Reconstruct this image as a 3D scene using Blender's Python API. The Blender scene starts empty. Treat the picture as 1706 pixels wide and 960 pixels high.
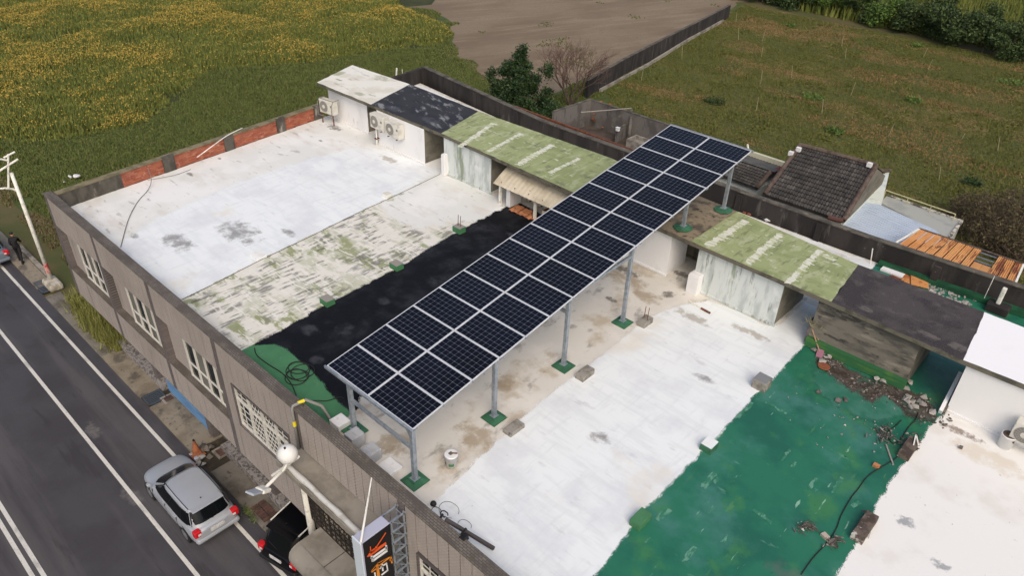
import bpy, bmesh, math, random
import numpy as np
from mathutils import Vector, Matrix
from mathutils.geometry import tessellate_polygon

random.seed(7); rng = np.random.default_rng(7)
SC = bpy.context.scene
COL = SC.collection
R = math.radians

# ------------------------------------------------------------------ camera
# metres; X along the facade, Y into the depth, Z up; road surface at z = 0
FPX, CX, CY = 1242.95, 853.0, 480.0          # focal length and centre for a 1706 x 960 picture
CAM = np.array([13.5147, -7.8835, 21.1801])
ROT = np.array([[0.728651, 0.6843, 0.028298], [0.395335, -0.3865, -0.833263], [-0.559265, 0.618345, -0.552152]])   # camera right, down and forward axes
cam = bpy.data.cameras.new('camera'); camo = bpy.data.objects.new('camera', cam); COL.objects.link(camo)
cam.sensor_width = 36; cam.lens = 36 * FPX / 1706; cam.clip_start = 0.1; cam.clip_end = 3000
camo.matrix_world = Matrix(((ROT[0][0], -ROT[1][0], -ROT[2][0], CAM[0]), (ROT[0][1], -ROT[1][1], -ROT[2][1], CAM[1]),
                            (ROT[0][2], -ROT[1][2], -ROT[2][2], CAM[2]), (0, 0, 0, 1)))
SC.camera = camo

def at(u, v, z=None, y=None, x=None):
    """the point of the plane z / y / x = const that is seen at photo pixel (u, v)"""
    d = ROT.T @ np.array([(u - CX) / FPX, (v - CY) / FPX, 1.0])
    if z is not None: s = (z - CAM[2]) / d[2]
    elif y is not None: s = (y - CAM[1]) / d[1]
    else: s = (x - CAM[0]) / d[0]
    p = CAM + s * d
    return (float(p[0]), float(p[1]), float(p[2]))

# ------------------------------------------------------------------ sky, sun, exposure
W = bpy.data.worlds.new('World'); SC.world = W; W.use_nodes = True
nt = W.node_tree; bg = nt.nodes['Background']
sky = nt.nodes.new('ShaderNodeTexSky'); sky.sky_type = 'NISHITA'; sky.sun_disc = False
SUN_EL, SUN_AZ = R(46), R(128)              # azimuth: direction the sun stands in, clockwise from +Y
sky.sun_elevation = SUN_EL; sky.sun_rotation = SUN_AZ
sky.air_density = 1.0; sky.dust_density = 5.0; sky.ozone_density = 0.0; sky.altitude = 0
nt.links.new(sky.outputs[0], bg.inputs[0]); bg.inputs[1].default_value = 0.15
sl = bpy.data.lights.new('sun', 'SUN'); sl.energy = 0.6; sl.angle = R(45); sl.color = (1.0, 0.995, 0.96)
so = bpy.data.objects.new('sun', sl); COL.objects.link(so)
sd = Vector((math.sin(SUN_AZ) * math.cos(SUN_EL), math.cos(SUN_AZ) * math.cos(SUN_EL), math.sin(SUN_EL)))
so.rotation_euler = sd.to_track_quat('Z', 'Y').to_euler(); so.location = (0, 0, 60)
SC.view_settings.view_transform = 'Standard'; SC.view_settings.look = 'None'
SC.view_settings.gamma = 1; SC.view_settings.exposure = 0.09
SC.render.engine = 'CYCLES'

# ------------------------------------------------------------------ materials
def S(r, g, b, k=1.0):
    """sRGB 0-255 to linear"""
    f = lambda c: ((c / 255 + .055) / 1.055) ** 2.4 if c > 10 else c / 255 / 12.92
    return (f(r) * k, f(g) * k, f(b) * k)

def M(name, col, rough=.85, layers=(), bump=0.0, bscale=20.0, metal=0.0, spec=.4, coord='world', island=None, brick=None, fade=False):
    """procedural surface: base colour + noise layers (dicts: col, scale, lo, hi, fac, det, rot, spot)"""
    m = bpy.data.materials.new(name); m.use_nodes = True
    t = m.node_tree; N = t.nodes; L = t.links; b = N['Principled BSDF']
    b.inputs['Roughness'].default_value = rough; b.inputs['Metallic'].default_value = metal
    b.inputs['Specular IOR Level'].default_value = spec
    if coord == 'world': src = N.new('ShaderNodeNewGeometry').outputs['Position']
    else: src = N.new('ShaderNodeTexCoord').outputs['Object']
    cur = None
    def mixin(fac, c1, c2, mode='MIX'):
        x = N.new('ShaderNodeMix'); x.data_type = 'RGBA'; x.blend_type = mode
        if isinstance(fac, (int, float)): x.inputs[0].default_value = fac
        else: L.new(fac, x.inputs[0])
        for i, c in ((6, c1), (7, c2)):
            if isinstance(c, tuple): x.inputs[i].default_value = (*c, 1)
            else: L.new(c, x.inputs[i])
        return x.outputs[2]
    def rng_map(v, lo, hi, a, c):
        r = N.new('ShaderNodeMapRange'); r.interpolation_type = 'SMOOTHSTEP'
        L.new(v, r.inputs[0])
        for i, q in enumerate((lo, hi, a, c)): r.inputs[1 + i].default_value = q
        return r.outputs[0]
    def mathn(op, a, c):
        r = N.new('ShaderNodeMath'); r.operation = op
        for i, q in enumerate((a, c)):
            if isinstance(q, (int, float)): r.inputs[i].default_value = q
            else: L.new(q, r.inputs[i])
        return r.outputs[0]
    cur = col
    if island:                       # every loose piece (leaf, blade, brick) its own tone
        g = N.new('ShaderNodeNewGeometry'); cr = N.new('ShaderNodeValToRGB')
        L.new(g.outputs['Random Per Island'], cr.inputs[0])
        els = cr.color_ramp.elements
        while len(els) < len(island): els.new(.5)
        for i, c in enumerate(island): els[i].position = i / (len(island) - 1); els[i].color = (*c, 1)
        cur = cr.outputs[0]
    if brick:                        # fine mosaic joints
        mp = N.new('ShaderNodeMapping'); L.new(src, mp.inputs[0]); mp.inputs['Rotation'].default_value = brick['rot']
        bt = N.new('ShaderNodeTexBrick'); L.new(mp.outputs[0], bt.inputs[0]); bt.offset = brick.get('off', 0.5)
        bt.inputs['Scale'].default_value = 1; bt.inputs['Brick Width'].default_value = brick['w']; bt.inputs['Row Height'].default_value = brick['h']
        bt.inputs['Mortar Size'].default_value = brick['m']
        bt.inputs['Color1'].default_value = (*brick['c1'], 1); bt.inputs['Color2'].default_value = (*brick['c2'], 1); bt.inputs['Mortar'].default_value = (*brick['mc'], 1)
        cur = bt.outputs[0]
    for k, ly in enumerate(layers):
        sc = ly.get('scale', 1.0) * (1.6 if 'spot' in ly and isinstance(ly.get('scale', 1.0), (int, float)) else 1); sc = (sc, sc, sc) if isinstance(sc, (int, float)) else sc
        mp = N.new('ShaderNodeMapping'); L.new(src, mp.inputs[0])
        mp.inputs['Location'].default_value = (k * 7.3, k * 3.1, k * 1.7); mp.inputs['Scale'].default_value = sc
        if 'rot' in ly:
            m0 = N.new('ShaderNodeMapping'); L.new(src, m0.inputs[0]); m0.inputs['Rotation'].default_value = (0, 0, ly['rot']); L.new(m0.outputs[0], mp.inputs[0])
        nz = N.new('ShaderNodeTexNoise'); L.new(mp.outputs[0], nz.inputs[0])
        nz.inputs['Scale'].default_value = 1; nz.inputs['Detail'].default_value = ly.get('det', 8 if 'spot' in ly else 5); nz.inputs['Roughness'].default_value = ly.get('nr', .72 if 'spot' in ly else .6)
        v = nz.outputs[0]
        if 'spot' in ly:             # a stain with a place of its own
            acc = None
            for (sx, sy, rx, ry) in ly['spot']:
                mq = N.new('ShaderNodeMapping'); L.new(src, mq.inputs[0])
                mq.vector_type = 'TEXTURE'
                mq.inputs['Location'].default_value = (sx, sy, 0); mq.inputs['Scale'].default_value = (rx, ry, 1e6)
                ln = N.new('ShaderNodeVectorMath'); ln.operation = 'LENGTH'; L.new(mq.outputs[0], ln.inputs[0])
                s_ = rng_map(ln.outputs['Value'], 0.15, 1.0, 1.0, 0.0)
                acc = s_ if acc is None else mathn('MAXIMUM', acc, s_)
            v = mathn('ADD', mathn('MULTIPLY', v, 1.7), mathn('SUBTRACT', mathn('MULTIPLY', acc, .85), 1.03))
        sp_ = 'spot' in ly; f = rng_map(v, ly.get('lo', .45) - (.06 if sp_ else 0), ly.get('hi', .65) + (.2 if sp_ else 0), 0.0, ly.get('fac', 1.0) * (.85 if sp_ else 1))
        if 'mask' in ly:
            ms, ml, mh = ly['mask']; mk = N.new('ShaderNodeTexNoise'); L.new(src, mk.inputs[0]); mk.inputs['Scale'].default_value = ms; mk.inputs['Detail'].default_value = 3
            f = mathn('MULTIPLY', f, rng_map(mk.outputs[0], ml, mh, 0.0, 1.0))
        cur = mixin(f, cur, ly['col'])
    if isinstance(cur, tuple): b.inputs['Base Color'].default_value = (*cur, 1)
    else: L.new(cur, b.inputs['Base Color'])
    if fade:                         # brushed-out paint edge: 'fade' runs 0..1 over the border strip
        at_ = N.new('ShaderNodeAttribute'); at_.attribute_name = 'fade'
        nz = N.new('ShaderNodeTexNoise'); L.new(src, nz.inputs[0]); nz.inputs['Scale'].default_value = 3.2; nz.inputs['Detail'].default_value = 7; nz.inputs['Roughness'].default_value = .7
        v = mathn('ADD', at_.outputs['Fac'], mathn('MULTIPLY', mathn('SUBTRACT', nz.outputs[0], .5), mathn('MULTIPLY', at_.outputs['Fac'], 3.0)))
        fz = N.new('ShaderNodeTexNoise'); L.new(src, fz.inputs[0]); fz.inputs['Scale'].default_value = 38; fz.inputs['Detail'].default_value = 2
        v = mathn('ADD', v, mathn('MULTIPLY', mathn('SUBTRACT', fz.outputs[0], .5), mathn('MINIMUM', mathn('MULTIPLY', at_.outputs['Fac'], 5.0), 2.6)))
        L.new(mathn('LESS_THAN', v, .5), b.inputs['Alpha'])          # speckled brush edge, no half-transparent film
    if bump:
        nz = N.new('ShaderNodeTexNoise'); L.new(src, nz.inputs[0]); nz.inputs['Scale'].default_value = bscale; nz.inputs['Detail'].default_value = 4
        bp = N.new('ShaderNodeBump'); bp.inputs['Strength'].default_value = bump; bp.inputs['Distance'].default_value = .03
        L.new(nz.outputs[0], bp.inputs['Height']); L.new(bp.outputs[0], b.inputs['Normal'])
    return m

# ------------------------------------------------------------------ objects and meshes
class MB:
    def __init__(s): s.v = []; s.f = []; s.smooth = False
    def add(s, vs, fs):
        o = len(s.v); s.v += [tuple(map(float, q)) for q in vs]; s.f += [tuple(i + o for i in f) for f in fs]; return s
    def box(s, x0, x1, y0, y1, z0, z1, mat=None):
        vs = [(x, y, z) for z in (z0, z1) for y in (y0, y1) for x in (x0, x1)]
        if mat is not None: vs = [tuple(mat @ Vector(q)) for q in vs]
        return s.add(vs, [(0, 2, 3, 1), (4, 5, 7, 6), (0, 1, 5, 4), (2, 6, 7, 3), (0, 4, 6, 2), (1, 3, 7, 5)])
    def prism(s, pts, z0, z1):
        """upright prism over a polygon of (x, y)"""
        p = [Vector((q[0], q[1], 0)) for q in pts]
        area = sum(p[i].x * p[(i + 1) % len(p)].y - p[(i + 1) % len(p)].x * p[i].y for i in range(len(p)))
        if area < 0: p.reverse()
        n = len(p); tri = tessellate_polygon([p])
        vs = [(q.x, q.y, z1) for q in p] + [(q.x, q.y, z0) for q in p]
        fs = []
        for a, b, c in tri:
            nrm = (p[b] - p[a]).cross(p[c] - p[a]).z
            if nrm < 0: b, c = c, b
            fs.append((a, b, c)); fs.append((a + n, c + n, b + n))
        for i in range(n): j = (i + 1) % n; fs.append((i, i + n, j + n, j))
        return s.add(vs, fs)
    def sheet(s, pts):
        p = [Vector(q) for q in pts]; fs = []
        for a, b, c in tessellate_polygon([p]):
            if (p[b] - p[a]).cross(p[c] - p[a]).z < 0: b, c = c, b
            fs.append((a, b, c))
        return s.add(pts, fs)
    def tube(s, path, r, n=8, cap=True):
        P = [Vector(q) for q in path]; rs = r if isinstance(r, (list, tuple)) else [r] * len(P)
        rings = []; up = None
        for i, p in enumerate(P):
            d = (P[min(i + 1, len(P) - 1)] - P[max(i - 1, 0)]).normalized()
            if up is None: up = d.orthogonal().normalized()
            else: up = (up - d * up.dot(d)); up = up.normalized() if up.length > 1e-6 else d.orthogonal().normalized()
            w = d.cross(up); rings.append([p + (up * math.cos(a) + w * math.sin(a)) * rs[i] for a in [2 * math.pi * k / n for k in range(n)]])
        vs = [q for g in rings for q in g]; fs = []
        for i in range(len(P) - 1):
            for k in range(n):
                a = i * n + k; b = i * n + (k + 1) % n; fs.append((a, b, b + n, a + n))
        if cap: fs.append(tuple(reversed(range(n)))); fs.append(tuple(range((len(P) - 1) * n, len(P) * n)))
        return s.add(vs, fs)
    def bar(s, a, b, w, h=None, up=(0, 0, 1)):
        """square bar from a to b"""
        a = Vector(a); b = Vector(b); h = h or w; d = (b - a).normalized(); u = Vector(up)
        if abs(d.dot(u)) > .98: u = Vector((1, 0, 0))
        sd_ = d.cross(u).normalized() * w / 2; u = sd_.cross(d).normalized() * h / 2
        vs = [p + i * sd_ + j * u for p in (a, b) for j in (-1, 1) for i in (-1, 1)]
        return s.add(vs, [(0, 1, 3, 2), (4, 6, 7, 5), (0, 4, 5, 1), (2, 3, 7, 6), (0, 2, 6, 4), (1, 5, 7, 3)])
    def lathe(s, prof, c=(0, 0, 0), n=20):
        vs = []; fs = []
        for r, z in prof:
            for k in range(n): a = 2 * math.pi * k / n; vs.append((c[0] + r * math.cos(a), c[1] + r * math.sin(a), c[2] + z))
        for i in range(len(prof) - 1):
            for k in range(n): a = i * n + k; b = i * n + (k + 1) % n; fs.append((a, b, b + n, a + n))
        fs.append(tuple(reversed(range(n)))); fs.append(tuple(range((len(prof) - 1) * n, len(prof) * n)))
        return s.add(vs, fs)
    def chunk(s, c, r, flat=.6):
        """a broken lump"""
        q = []
        for k in range(9):
            v = Vector((random.gauss(0, 1), random.gauss(0, 1), random.gauss(0, 1))).normalized() * r * random.uniform(.7, 1.1); v.z *= flat; q.append(v)
        bm = bmesh.new(); [bm.verts.new(v) for v in q]
        g = bmesh.ops.convex_hull(bm, input=bm.verts)
        bmesh.ops.delete(bm, geom=[e for e in g['geom_interior'] if isinstance(e, bmesh.types.BMVert)], context='VERTS')
        bm.verts.index_update(); vs = [Vector(c) + v.co for v in bm.verts]; ix = {v: i for i, v in enumerate(bm.verts)}
        fs = [tuple(ix[v] for v in f.verts) for f in bm.faces]; bm.free(); return s.add(vs, fs)
    def build(s, name, mat, parent=None, loc=None, smooth=False, bevel=0):
        """ONE mesh object; vertices are in world metres unless the parent is a turned thing (then its own metres)"""
        o0 = worldloc(parent) if parent is not None else Vector(loc or (0, 0, 0))
        me = bpy.data.meshes.new(name); me.from_pydata([(q[0] - o0.x, q[1] - o0.y, q[2] - o0.z) for q in s.v], [], s.f)
        me.materials.append(mat); me.update()
        if smooth or s.smooth: me.polygons.foreach_set('use_smooth', [True] * len(me.polygons))
        o = bpy.data.objects.new(name, me); COL.objects.link(o)
        if parent is not None: o.parent = parent
        else: o.location = o0
        if bevel:
            b = o.modifiers.new('bevel', 'BEVEL'); b.width = bevel; b.segments = 2; b.limit_method = 'ANGLE'
        return o

def worldloc(o):
    v = Vector((0, 0, 0))
    while o is not None:
        if o.get('_local'): return v
        v += o.location; o = o.parent
    return v
def tag(o, label=None, cat=None, group=None, kind=None):
    if label: o['label'] = label
    if cat: o['category'] = cat
    if group: o['group'] = group
    if kind: o['kind'] = kind
    return o
def thing(name, label, cat, loc=(0, 0, 0), group=None, rz=None, rot=None):
    o = bpy.data.objects.new(name, None); COL.objects.link(o); o.location = loc; o.empty_display_size = .2
    if rz is not None: o.rotation_euler = (0, 0, rz); o['_local'] = 1
    if rot is not None: o.rotation_euler = rot; o['_local'] = 1
    return tag(o, label, cat, group)
CHILD = {}
def kids(o): return [c for c in bpy.data.objects if c.parent == o]
def copy_tree(o, parent=None, table=None):
    if table is None:
        table = {}
        for c in bpy.data.objects:
            if c.parent: table.setdefault(c.parent.name, []).append(c)
    c = o.copy(); COL.objects.link(c); c.parent = parent
    for ch in table.get(o.name, []): copy_tree(ch, c, table)
    return c
def rag(pts, step=.25, amp=.05, keep=()):
    """hand-painted edge: subdivide a world polygon and jitter it"""
    out = []; n = len(pts)
    for i in range(n):
        a = Vector(pts[i]); b = Vector(pts[(i + 1) % n]); k = max(1, int((b - a).length / step)); nn = Vector((-(b - a).y, (b - a).x, 0)).normalized()
        for j in range(k):
            out.append(tuple(a.lerp(b, j / k) + nn * random.gauss(0, amp)))
    return out
def npmesh(name, V, F, mats, mi=None, smooth=False):
    """big vegetation mesh straight from arrays (F: n x 3 or n x 4)"""
    me = bpy.data.meshes.new(name); k = F.shape[1]
    me.vertices.add(len(V)); me.vertices.foreach_set('co', V.astype(np.float32).ravel())
    me.loops.add(F.size); me.loops.foreach_set('vertex_index', F.astype(np.int32).ravel())
    me.polygons.add(len(F)); me.polygons.foreach_set('loop_start', np.arange(len(F), dtype=np.int32) * k)
    try: me.polygons.foreach_set('loop_total', np.full(len(F), k, dtype=np.int32))
    except Exception: pass
    for m in mats: me.materials.append(m)
    if mi is not None: me.polygons.foreach_set('material_index', mi.astype(np.int32))
    me.update(calc_edges=True); me.validate()
    o = bpy.data.objects.new(name, me); COL.objects.link(o); return o
def inside(px, py, poly):
    r = np.zeros(len(px), bool); n = len(poly); j = n - 1
    for i in range(n):
        xi, yi = poly[i][:2]; xj, yj = poly[j][:2]
        c = ((yi > py) != (yj > py)) & (px < (xj - xi) * (py - yi) / (yj - yi + 1e-12) + xi); r ^= c; j = i
    return r
def vnoise(x, y, s, seed=0):
    """smooth value noise 0..1"""
    g = np.random.default_rng(seed).random((256, 256)); X = x / s + 1000; Y = y / s + 1000
    xi = np.floor(X).astype(int); yi = np.floor(Y).astype(int); fx = X - xi; fy = Y - yi; fx = fx * fx * (3 - 2 * fx); fy = fy * fy * (3 - 2 * fy)
    q = lambda a, b: g[a % 256, b % 256]
    return (q(xi, yi) * (1 - fx) + q(xi + 1, yi) * fx) * (1 - fy) + (q(xi, yi + 1) * (1 - fx) + q(xi + 1, yi + 1) * fx) * fy

# ------------------------------------------------------------------ surface library
ASPH = M('asphalt', S(70, 69, 74), .9, [dict(col=S(60, 58, 62), scale=.35, lo=.4, hi=.6, fac=.8), dict(col=S(92, 89, 90), scale=(.06, .8, 1), lo=.48, hi=.66, fac=.6), dict(col=S(50, 48, 51), scale=(.25, 1.6, 1), lo=.6, hi=.7, fac=.6),
        dict(col=S(120, 116, 114), scale=2.2, lo=.35, hi=.62, fac=.75, spot=[(-8.2, -3.6, 1.3, .55), (-12.5, -3.2, 1.2, .5)]), dict(col=S(60, 58, 61), scale=40, lo=.45, hi=.75, fac=.4)], bump=.25, bscale=60)
LINE = M('road_paint', S(205, 203, 196), .75, [dict(col=S(150, 147, 143), scale=(.9, 2.5, 1), lo=.5, hi=.68, fac=.6), dict(col=S(120, 116, 114), scale=14, lo=.58, hi=.7, fac=.5)])
PAVE = M('pavement_concrete', S(122, 117, 108), .92, [dict(col=S(92, 86, 78), scale=.8, lo=.42, hi=.62, fac=.9), dict(col=S(150, 142, 128), scale=1.7, lo=.52, hi=.7, fac=.6),
        dict(col=S(62, 58, 52), scale=(3, 5, 1), lo=.6, hi=.7, fac=.7)], bump=.3, bscale=25)
PAVE2 = M('pavement_tan', S(138, 129, 113), .92, [dict(col=S(116, 106, 92), scale=.9, lo=.45, hi=.62, fac=.8), dict(col=S(80, 75, 68), scale=1.3, lo=.5, hi=.66, fac=.8), dict(col=S(70, 66, 60), scale=5, lo=.56, hi=.68, fac=.6)], bump=.3, bscale=25)
STONE = M('foundation_pebble', S(150, 145, 142), .9, [dict(col=S(70, 66, 65), scale=9, lo=.45, hi=.6, fac=.8)], bump=.5, bscale=20)
KERB = M('kerb_concrete', S(150, 143, 132), .9, [dict(col=S(100, 94, 86), scale=1.6, lo=.45, hi=.6, fac=.8)], bump=.2)
IRON = M('grate_iron', S(88, 98, 108), .6, [dict(col=S(110, 84, 70), scale=5, lo=.55, hi=.66, fac=.7)], metal=.5)
RUSTIRON = M('rusty_lid', S(98, 72, 64), .85, [dict(col=S(70, 55, 50), scale=4, lo=.4, hi=.6, fac=.8)])
SOIL = M('base_earth', S(92, 84, 54), .95, [dict(col=S(70, 78, 38), scale=.3, lo=.4, hi=.6, fac=.8)], bump=.4, bscale=6)
MEADOW = M('meadow_earth', S(80, 88, 42), .95, [dict(col=S(96, 88, 60), scale=.35, lo=.55, hi=.7, fac=.8), dict(col=S(58, 74, 30), scale=1.1, lo=.4, hi=.6, fac=.8),
        dict(col=S(106, 90, 68), scale=.5, lo=.1, hi=.4, fac=.95, spot=[(-24.5, 2.5, 6.5, 5.5), (-21, .6, 5, 2.6), (-30.5, .6, 6, 2.6)])], bump=.6, bscale=8)
FIELD = M('bare_soil', S(128, 114, 95), .97, [dict(col=S(110, 95, 78), scale=(.15, .06, 1), lo=.4, hi=.62, fac=.8, rot=.35), dict(col=S(146, 130, 108), scale=(.9, .12, 1), lo=.5, hi=.7, fac=.6, rot=.35),
        dict(col=S(112, 96, 78), scale=4, lo=.5, hi=.66, fac=.55), dict(col=S(100, 95, 60), scale=.5, lo=.66, hi=.74, fac=.6)], bump=.7, bscale=4)
LAWN = M('plot_turf', S(84, 83, 42), .95, [dict(col=S(70, 78, 36), scale=(.10, .22, 1), lo=.42, hi=.62, fac=.9, rot=-.2), dict(col=S(122, 100, 66), scale=(.16, .5, 1), lo=.58, hi=.7, fac=.8, rot=-.2),
        dict(col=S(133, 106, 72), scale=.45, lo=.44, hi=.58, fac=.8, spot=[(-14, 62, 9, 9), (-6, 56, 7, 4), (0, 60, 9, 8), (6, 62, 9, 9), (-22, 74, 14, 8)]),
        dict(col=S(60, 56, 34), scale=1.4, lo=.58, hi=.7, fac=.6)], bump=.6, bscale=5)
WHITE = M('bright_white_coating', fade=True, col=S(233, 237, 237), rough=.55, layers=[dict(col=S(216, 221, 222), scale=(.7, 4.5, 1), lo=.48, hi=.62, fac=.45), dict(col=S(214, 218, 219), scale=(6, .9, 1), lo=.54, hi=.66, fac=.4), dict(col=S(212, 215, 219), scale=.55, lo=.46, hi=.68, fac=.7), dict(col=S(196, 197, 199), scale=(1.3, 3.2, 1), lo=.6, hi=.74, fac=.55), dict(col=S(222, 214, 198), scale=.42, lo=.58, hi=.74, fac=.6),
        dict(col=S(118, 114, 112), scale=1.5, lo=.42, hi=.62, fac=.9, spot=[(-11.2, 3.6, 2.6, 1.5), (-12.1, 1.5, 1.8, 1.2), (-9.8, 4.9, 1.0, .45), (-13.7, .6, .8, .35), (10.0, 2.6, .3, .3), (5.6, 4.6, .7, .5), (6.3, 8.8, .8, .4)]),
        dict(col=S(150, 140, 122), scale=2.4, lo=.38, hi=.52, fac=.75, spot=[(4.3, 11.3, 1.4, .55), (6.1, 11.9, 1.5, .4), (-12.6, 12.1, 1.4, .5)]), dict(col=S(175, 176, 178), scale=7, lo=.68, hi=.76, fac=.8)], bump=.08, bscale=12, spec=.3)
CREAM = M('worn_cream_coating', fade=True, col=S(220, 221, 216), rough=.8, layers=[dict(col=S(233, 233, 230), scale=.5, lo=.40, hi=.60, fac=.85), dict(col=S(211, 206, 197), scale=(.5, 1.2, 1), lo=.54, hi=.7, fac=.7),
        dict(col=S(150, 144, 136), scale=(1.1, 3.5, 1), lo=.6, hi=.7, fac=.55), dict(col=S(88, 84, 82), scale=5.5, lo=.68, hi=.75, fac=.8),
        dict(col=S(92, 88, 84), scale=2.6, lo=.38, hi=.5, fac=.9, spot=[(-17.6, 12.6, 1.2, .6), (-13.2, 12.2, 1.1, .45), (-16.6, 11.1, .35, .2), (-17.3, 4.7, .55, .25), (-18.0, 6.5, .3, .16)])], bump=.15, bscale=14)
BEIGE = M('stained_beige_concrete', fade=True, col=S(211, 207, 198), rough=.85, layers=[dict(col=S(224, 220, 212), scale=.6, lo=.45, hi=.65, fac=.7), dict(col=S(176, 161, 138), scale=.75, lo=.52, hi=.68, fac=.75),
        dict(col=S(128, 122, 114), scale=(2.2, 1.1, 1), lo=.58, hi=.69, fac=.6), dict(col=S(148, 128, 98), scale=1.6, lo=.36, hi=.54, fac=.8, spot=[(3.1, 2.3, 1.2, 1.0), (1.9, .6, 1.2, .9), (1.2, 11.6, 2.2, .9), (2.6, 11.2, 1.2, .7), (2.2, 4.4, .8, .9)]),
        dict(col=S(66, 58, 50), scale=3.6, lo=.38, hi=.5, fac=.85, spot=[(1.0, 12.1, 1.4, .5), (3.0, 11.9, .5, .5), (1.8, 10.2, .5, .25), (2.6, 13.4, .9, .4)]), dict(col=S(84, 79, 74), scale=8, lo=.68, hi=.76, fac=.7)], bump=.2, bscale=14)
CREAM2 = M('pale_cream_coating', fade=True, col=S(233, 232, 228), rough=.7, layers=[dict(col=S(214, 209, 200), scale=.6, lo=.5, hi=.68, fac=.6), dict(col=S(205, 190, 164), scale=1.2, lo=.4, hi=.55, fac=.6, spot=[(13.5, 11.4, 2.2, 1.0), (12.4, 2.8, .8, .8)]),
        dict(col=S(138, 142, 145), scale=3.4, lo=.44, hi=.52, fac=.95, spot=[(13.6, 6.9, .6, .3), (13.9, 6.0, .9, .45), (14.5, 5.8, .9, .4), (13.5, 5.4, .5, .3), (12.6, 7.6, .5, .5)]),
        dict(col=S(110, 84, 60), scale=3.0, lo=.42, hi=.52, fac=.9, spot=[(12.6, 11.9, 1.3, .4)]), dict(col=S(130, 120, 110), scale=6, lo=.68, hi=.76, fac=.7)], bump=.1, bscale=12)
PATCH = M('mossy_patched_coating', fade=True, col=S(220, 217, 207), rough=.85, layers=[dict(col=S(176, 178, 150), scale=(.9, 1.6, 1), lo=.48, hi=.6, fac=.6), dict(col=S(136, 144, 96), scale=(1.3, 2.4, 1), lo=.50, hi=.58, fac=.85, mask=(.55, .47, .56)),
        dict(col=S(116, 115, 108), scale=(7.0, 1.1, 1), lo=.50, hi=.58, fac=.8, mask=(.75, .46, .55)), dict(col=S(92, 90, 84), scale=(9.0, 1.6, 1), lo=.54, hi=.62, fac=.8, mask=(.95, .52, .6)), dict(col=S(226, 223, 214), scale=(1.2, 7, 1), lo=.56, hi=.62, fac=.8),
        dict(col=S(128, 142, 84), scale=2.2, lo=.46, hi=.56, fac=.85, spot=[(-8.0, 4.6, .8, .35), (-6.8, 6.2, .9, .35), (-7.6, .8, 1.0, .4), (-6.0, 3.4, .7, .4), (-5.4, 8.0, .6, .3)]), dict(col=S(96, 94, 86), scale=3, lo=.46, hi=.54, fac=.7, spot=[(-8.3, 7.2, .5, .8), (-7.2, 9.8, .9, .4), (-8.0, .6, .6, .6)])], bump=.2, bscale=14)
BLACK = M('black_bitumen', fade=True, col=S(17, 18, 21), rough=.6, layers=[dict(col=S(36, 37, 42), scale=.8, lo=.5, hi=.72, fac=.9), dict(col=S(58, 60, 66), scale=.9, lo=.46, hi=.7, fac=.55), dict(col=S(78, 79, 84), scale=1.5, lo=.42, hi=.62, fac=.6, spot=[(-3.9, 1.9, .7, .6), (-2.9, 8.2, .8, .5), (-3.4, 6.6, .6, .4), (-3.2, 2.7, .8, .8), (-2.5, 1.2, .6, .5), (-3.6, 4.6, .7, .5), (-1.4, 1.6, .6, .9), (-3.8, 11.0, .6, .3)]),  # paler grey patches: worn bitumen, plus wet reflection put into the colour
        dict(col=S(20, 20, 23), scale=2.2, lo=.5, hi=.6, fac=.7), dict(col=S(120, 120, 122), scale=9, lo=.72, hi=.78, fac=.8)], bump=.25, bscale=9, spec=.15)
GREENM = M('matt_green_paint', fade=True, col=S(70, 124, 84), rough=.7, layers=[dict(col=S(62, 112, 76), scale=1.2, lo=.42, hi=.6, fac=.7), dict(col=S(104, 142, 112), scale=3, lo=.62, hi=.74, fac=.6)], bump=.1)
GREEN = M('glossy_green_paint', fade=True, col=S(42, 112, 86), rough=.38, layers=[dict(col=S(32, 94, 76), scale=.55, lo=.42, hi=.60, fac=.85), dict(col=S(74, 128, 118), scale=.42, lo=.50, hi=.66, fac=.7), dict(col=S(66, 126, 76), scale=.8, lo=.54, hi=.68, fac=.7), dict(col=S(90, 140, 84), scale=(5, .9, 1), lo=.6, hi=.68, fac=.5, mask=(.6, .5, .6)),
        dict(col=S(150, 190, 166), scale=(6, 1.0, 1), lo=.68, hi=.73, fac=.75), dict(col=S(110, 160, 136), scale=(1.2, 3.0, 1), lo=.67, hi=.74, fac=.5), dict(col=S(96, 134, 122), scale=1.1, lo=.36, hi=.56, fac=.8, spot=[(9.5, 11.1, 1.5, .5), (10.2, 10.7, 1.0, .5)]),
        dict(col=S(76, 62, 54), scale=2.4, lo=.36, hi=.50, fac=.95, spot=[(9.6, 11.9, 1.3, .45), (10.7, 11.6, 1.1, .6), (8.5, 12.0, .5, .35), (11.4, 12.3, 1.0, .9)]), dict(col=S(96, 100, 96), scale=1.4, lo=.4, hi=.55, fac=.6, spot=[(11.1, 4.2, .9, .7)]), dict(col=S(22, 60, 48), scale=4, lo=.68, hi=.75, fac=.8)], bump=.12, bscale=8, spec=.45)
SCRATCH = M('pale_green_scratch', S(98, 150, 128), .6, [dict(col=S(52, 118, 92), scale=(11, 4, 1), lo=.42, hi=.54, fac=1)], fade=True)
DKGREEN = M('dark_green_floor', S(22, 66, 54), .5, [dict(col=S(14, 48, 42), scale=1.2, lo=.4, hi=.6, fac=.8), dict(col=S(80, 84, 78), scale=6, lo=.66, hi=.74, fac=.7)], bump=.1)
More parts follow.
